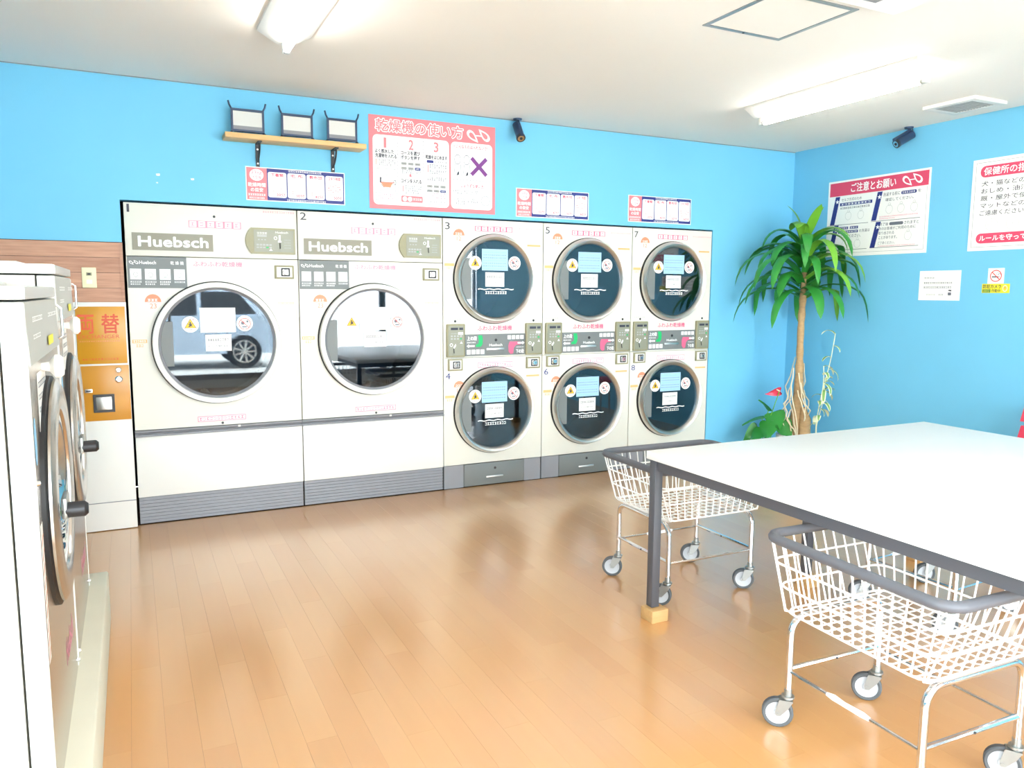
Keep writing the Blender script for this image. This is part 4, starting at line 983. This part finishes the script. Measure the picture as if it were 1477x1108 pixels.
# ================================================================== LAUNDRY CARTS
def rrect(hx, hy, r, z, n=6):
    P_ = []
    for cx, cy, a in ((hx-r, hy-r, 0), (-hx+r, hy-r, 90), (-hx+r, -hy+r, 180), (hx-r, -hy+r, 270)):
        P_ += [(cx+r*math.cos(math.radians(a+90*k/n)), cy+r*math.sin(math.radians(a+90*k/n)), z) for k in range(n+1)]
    return P_
def cart(label):
    t = empty('laundry_cart'); tag(t, label, 'laundry cart', 'wire laundry carts at the table')
    BX, BY, TXh, TYh, zb, zr = .252, .222, .332, .252, .40, .640
    rw = .0031
    # soft grey bumper rim
    MB().tube(rrect(TXh, TYh, .06, zr), .0165, 10, closed=True).obj('rim_bumper', 'bumper_grey', t)
    b = MB()
    nx, ny = 13, 10
    for i in range(nx+1):
        u = -1+2*i/nx
        x0, x1 = BX*u, (TXh-.03)*u
        b.tube([(x1, -TYh, zr), (x0, -BY-.006, zb+.004), (x0*.998, -BY+.02, zb-.004), (x0*.998, BY-.02, zb-.004), (x0, BY+.006, zb+.004), (x1, TYh, zr)], rw, 6)
    for j in range(ny+1):
        u = -1+2*j/ny
        y0, y1 = BY*u, (TYh-.03)*u
        b.tube([(-TXh, y1, zr), (-BX-.006, y0, zb+.010), (-BX+.02, y0, zb+.002), (BX-.02, y0, zb+.002), (BX+.006, y0, zb+.010), (TXh, y1, zr)], rw, 6)
    for f in (.02, .36, .68):
        hx, hy = BX+(TXh-BX)*f, BY+(TYh-BY)*f
        b.tube(rrect(hx+.006, hy+.006, .05, zb+(zr-zb)*f, 4), rw*1.25, 6, closed=True)
    b.obj('wire_basket', 'wire_white', t)
    LX, LY, zs = .245, .205, .118
    for sx in (-1, 1):
        # hoop: leg, bend, bearer under the basket, bend, leg
        pts = [(sx*LX, -LY, zs), (sx*LX, -LY, zb-.075)]
        for k in range(1, 7): a = PI/2*k/6; pts.append((sx*LX, -LY+.055*(1-math.cos(a)), zb-.075+.055*math.sin(a)))
        pts += [(p[0], -p[1], p[2]) for p in reversed(pts)]
        MB().tube(pts, .0115, 10).obj('leg_hoop', 'chrome', t)
        s = MB().tube([(sx*LX, -LY, .205), (sx*LX, LY, .205)], .008, 8).obj('cross_bar', 'chrome', t)
        MB().cyl((sx*LX-.009, 0, .205), (sx*LX+.009, 0, .205), .004, 8).obj('bolt', 'black_plastic', s)
        lb = MB().tube([(-LX, sx*LY, .197), (LX, sx*LY, .197)], .0055, 8).obj('long_bar', 'chrome', t)
        MB().tube([(-.075, sx*LY, .197), (-.05, sx*LY, .198), (.02, sx*LY, .196), (.06, sx*LY, .198), (.085, sx*LY, .197)], [.006, .0095, .008, .010, .006], 8).obj('tape_wrap', 'wire_white', lb) if sx > 0 else None
    ang = [(-1, -1, math.radians(-44)), (1, -1, math.radians(-36)), (1, 1, math.radians(-30)), (-1, 1, math.radians(-40))]
    for sx, sy, a in ang:
        c = empty('caster', (sx*LX, sy*LY, 0), a); c.parent = t
        MB().cyl((0, 0, .098), (0, 0, .135), .0125, 14).cyl((0, 0, .105), (0, 0, .112), .021, 16).obj('stem', 'galvanised', c)
        f = MB().box(-.026, .016, -.019, .019, .094, .100)
        for sd in (-1, 1):
            f.prism([(-.028, .098), (.016, .098), (.004, .075), (-.022, .044), (-.036, .044), (-.038, .058)], sd*.0175, sd*.0195)
        f.obj('fork', 'galvanised', c)
        wx, wz = -.030, .0502
        MB().lathe([(.038, -.012), (.046, -.0135), (.0500, -.009), (.0500, .009), (.046, .0135), (.038, .012)], (wx, 0, wz), 'y', 28, closed=True).obj('tyre', 'tyre_grey', c)
        MB().lathe([(0, -.013), (.012, -.013), (.014, -.008), (.034, -.008), (.0405, -.011), (.0405, .011), (.034, .008), (.014, .008), (.012, .013), (0, .013)], (wx, 0, wz), 'y', 28).obj('wheel', 'wheel_white', c)
        MB().cyl((wx, -.022, wz), (wx, .022, wz), .006, 10).obj('axle', 'galvanised', c)
    return t
far = cart('white wire laundry cart at the far corner of the table, below its edge')
far.location = (2.415, -2.175, 0); far.rotation_euler = (0, 0, math.radians(-1))
near = copy_tree(far); near['label'] = 'near white wire laundry cart cut by the lower right edge of the photo'
near.location = (2.10, -3.61, 0); near.rotation_euler = (0, 0, math.radians(88))
for ch in near.children:
    if ch.name.startswith('caster'): ch.rotation_euler[2] += math.radians(-102)
hid = copy_tree(far); hid['label'] = 'white wire laundry cart mostly hidden under the table, behind the near cart'
hid.location = (3.30, -2.93, 0); hid.rotation_euler = (0, 0, math.radians(3))

# ================================================================== PLANTS
def strap(pts, width, fold=.25, side=None):
    """a leaf blade along pts: (verts, faces)"""
    V = []; F_ = []; n = len(pts)
    for i, p in enumerate(pts):
        p = Vector(p); a = Vector(pts[max(0, i-1)]); b = Vector(pts[min(n-1, i+1)]); d = (b-a).normalized()
        s = side or d.cross(Vector((0, 0, 1)))
        s = s.normalized() if s.length > 1e-4 else Vector((1, 0, 0))
        u = i/(n-1); w_ = width*(math.sin(PI*min(1, (u*.86+.14)))**.5)*.5 if u < 1 else 0.0008
        upv = s.cross(d).normalized()
        V += [p-s*w_+upv*w_*fold, p, p+s*w_+upv*w_*fold]
        if i: k = 3*i; F_ += [(k-3, k-2, k+1, k), (k-2, k-1, k+2, k+1)]
    return V, F_
PX, PY = 4.925, -.495
def clampw(p):
    return (min(p[0], XW-.02), min(p[1], -.03), p[2])
dr = empty('dracaena', (PX, PY, 0)); tag(dr, 'tall potted dracaena with bare trunk and drooping green strap leaves in the blue corner', 'plant')
def loc(p): return (p[0]-PX, p[1]-PY, p[2])
def pot(parent, x, y, r, h, m='pot_white'):
    MB().lathe([(0, 0), (r*.72, 0), (r*.95, h-.03), (r*1.03, h-.028), (r*1.03, h), (r*.93, h), (r*.92, h-.03), (0, h-.03)], (x, y, 0), 'z', 36).obj('pot', m, parent)
    MB().lathe([(0, h-.025), (r*.918, h-.029)], (x, y, 0), 'z', 24).obj('soil', 'soil', parent)
pot(dr, 0, 0, .15, .27)
tr = MB()
n = 26; pts = []; rs = []
for i in range(n+1):
    u = i/n; z_ = .24+u*1.56; pts.append((.01*math.sin(u*9)+.012*u, .008*math.cos(u*7), z_)); rs.append((.055-.028*min(1, u*2.2)+.0035*math.sin(i*2.7)) if z_ < 1.5 else .02)
tr.tube(pts, rs, 12).obj('trunk', 'trunk', dr)
st = MB(); st.tube([(.03, -.065, .22), (.035, -.06, .40), (.02, -.05, .50)], [.05, .048, .02], 12).obj('stump', 'trunk', dr)
rr = random.Random(11)
for k in range(16):
    a = rr.uniform(0, 2*PI); z0 = rr.uniform(.45, .95); p = []
    for i in range(9):
        u = i/8; q = .05+.05*math.sin(u*PI)*rr.uniform(.5, 1.5)
        p.append((math.cos(a+u*1.2)*q, math.sin(a+u*1.2)*q, z0-(z0-.26)*u+rr.uniform(-.01, .01)))
    MB().tube(p, .0055, 6).obj('aerial_root', 'root', dr)
rr = random.Random(21)
for k in range(50):
    az = k*2.39996+rr.uniform(-.2, .2); u = k/49
    z0 = 1.40+.50*u; L_ = rr.uniform(.52, .74)*(1.0 if u < .75 else .80-.25*(u-.75)*4)
    e0 = math.radians(rr.uniform(12, 42)+(45 if u > .9 else 22*u)); e1 = math.radians(-82 if u < .88 else (-50 if u < .95 else 35))
    if u > .93: L_ = .30
    p = [(math.cos(az)*.02, math.sin(az)*.02, z0)]; n = 10
    for i in range(n):
        e = e0+(e1-e0)*min(1.0, (i/(n-1))**1.25*1.05)
        q = p[-1]; s = L_/n
        p.append((q[0]+math.cos(az)*math.cos(e)*s, q[1]+math.sin(az)*math.cos(e)*s, q[2]+math.sin(e)*s))
    p = [loc(clampw((a_[0]+PX, a_[1]+PY, a_[2]))) for a_ in p]
    V, F_ = strap(p, rr.uniform(.070, .100), .3, Vector((-math.sin(az), math.cos(az), 0)))
    MB().add(V, F_, True).obj('leaf', 'leaf_light' if rr.random() < .22 or u > .9 else 'leaf_green', dr)
# variegated plant in a second pot
vx, vy = PX+.02, PY-.21
va = empty('variegated_plant', (vx, vy, 0)); tag(va, 'thin stemmed plant with cream edged leaves right of the dracaena trunk', 'plant')
pot(va, 0, 0, .07, .22)
rr = random.Random(5)
for (dx, dy, top) in ((.02, -.10, 1.12), (-.01, -.03, .86), (.02, -.02, .72)):
    p = [(dx*u*u, dy*u*u+.02*math.sin(u*6), .18+(top-.18)*u) for u in [i/10 for i in range(11)]]
    s = MB().tube(p, .0035, 6).obj('stem', 'leaf_edge', va)
    for k in range(7):
        i = 3+k if k < 7 else 10; q = p[min(10, 4+k)]; az = rr.uniform(-2.6, -.2) if k % 2 else rr.uniform(0, 2*PI); L_ = rr.uniform(.09, .15); e0 = math.radians(rr.uniform(-10, 60)); lp = [q]
        for i in range(6):
            e = e0-math.radians(20)*i; o_ = lp[-1]; lp.append((o_[0]+math.cos(az)*math.cos(e)*L_/6, o_[1]+math.sin(az)*math.cos(e)*L_/6, o_[2]+math.sin(e)*L_/6))
        sd = Vector((-math.sin(az), math.cos(az), 0))
        V, F_ = strap(lp, .036, .15, sd); lf = MB().add(V, F_, True).obj('leaf', 'leaf_edge', va)
        V, F_ = strap([(a_[0], a_[1], a_[2]+.0012) for a_ in lp], .020, .15, sd); MB().add(V, F_, True).obj('leaf_centre', 'leaf_varieg', lf)
# anthurium
ax, ay = PX-.20, PY+.15
an = empty('anthurium', (ax, ay, 0)); tag(an, 'low anthurium with one red flower and broad green leaves left of the trunk', 'plant')
pot(an, 0, 0, .075, .16)
def heart(c, d, L_, wd, name, m, parent, droop=.3, side=None):
    d = Vector(d).normalized(); s = d.cross(Vector((0, 0, 1))).normalized()
    if side: s = Vector(side); s = (s-d*s.dot(d)).normalized()
    u = s.cross(d); prof = [(-.18, .30), (-.12, .46), (.05, .50), (.3, .42), (.6, .26), (.85, .10), (1, .002)]
    V = []; F_ = []
    for i, (a, w_) in enumerate(prof):
        p = Vector(c)+d*L_*a-u*droop*L_*max(0, a)**2; mid = p-u*.012 if i else p+d*L_*.12
        V += [p-s*w_*wd, mid, p+s*w_*wd]
        if i: k = 3*i; F_ += [(k-3, k-2, k+1, k), (k-2, k-1, k+2, k+1)]
    return MB().add(V, F_, True).obj(name, m, parent)
for (dx, dy, zz, d, L_, wd) in ((-.01, .02, .40, (-.75, .55, -.2), .17, .17), (.06, -.05, .43, (-.2, -.6, -.75), .17, .20), (.0, -.06, .36, (-.5, -.4, -.75), .18, .20), (.10, -.10, .36, (.1, -.5, -.85), .17, .18),
                              (-.05, -.03, .30, (-.75, -.1, -.6), .17, .19), (-.02, .06, .29, (-.6, .4, -.6), .15, .17), (.04, .0, .47, (-.35, .1, .5), .12, .12)):
    c = (dx, dy, zz)
    lf = heart(c, d, L_, wd*.85, 'leaf', 'leaf_green', an, .2, (.75, -.5, .5) if d[2] < -.5 else None)
    MB().tube([(dx*.1, dy*.1, .13), (dx*.5, dy*.5, zz*.8), c], .004, 6).obj('stalk', 'leaf_light', lf)
fc = (.075, -.075, .625)
fl_ = heart(fc, (-.80, .40, -.25), .115, .085, 'flower', 'red_plastic', an, .1, (-.3, -.3, 1))
MB().tube([(0, 0, .13), (.03, -.03, .4), fc], .004, 6).obj('stalk', 'leaf_light', fl_)
MB().tube([(fc[0]-.01, fc[1]-.01, fc[2]+.005), (fc[0]-.03, fc[1]-.02, fc[2]+.012), (fc[0]-.05, fc[1]-.02, fc[2]+.02)], [.006, .006, .004], 8).obj('spadix', 'leaf_edge', fl_)

# ================================================================== RED CHAIR at the right wall
t = empty('red_chair', (4.90, -2.40, 0), 0); tag(t, 'red plastic chair at the right wall, its back cut by the photo edge', 'chair')
MB().box(-.20, .20, -.21, .21, .42, .445, .010).obj('seat', 'red_plastic', t)
for z0, z1, xo in ((.495, .595, .212), (.622, .725, .235)):
    MB().add([(xo-.012, -.225, z0), (xo-.012, .235, z0), (xo+.008, .225, z1), (xo+.008, -.225, z1), (xo+.008, -.225, z0), (xo+.008, .235, z0), (xo+.028, .225, z1), (xo+.028, -.225, z1)],
             [(0, 1, 2, 3), (4, 5, 6, 7), (0, 1, 5, 4), (3, 2, 6, 7), (1, 2, 6, 5), (0, 3, 7, 4)]).obj('back_slat', 'red_plastic', t)
for sy in (-1, 1):
    MB().tube([(.19, sy*.17, .43), (.205, sy*.17, .5), (.24, sy*.17, .72)], .010, 8).obj('back_post', 'chrome', t)
    for sx in (-1, 1): MB().tube([(sx*.16, sy*.17, .425), (sx*.19, sy*.19, .0)], .011, 8).obj('leg', 'chrome', t)
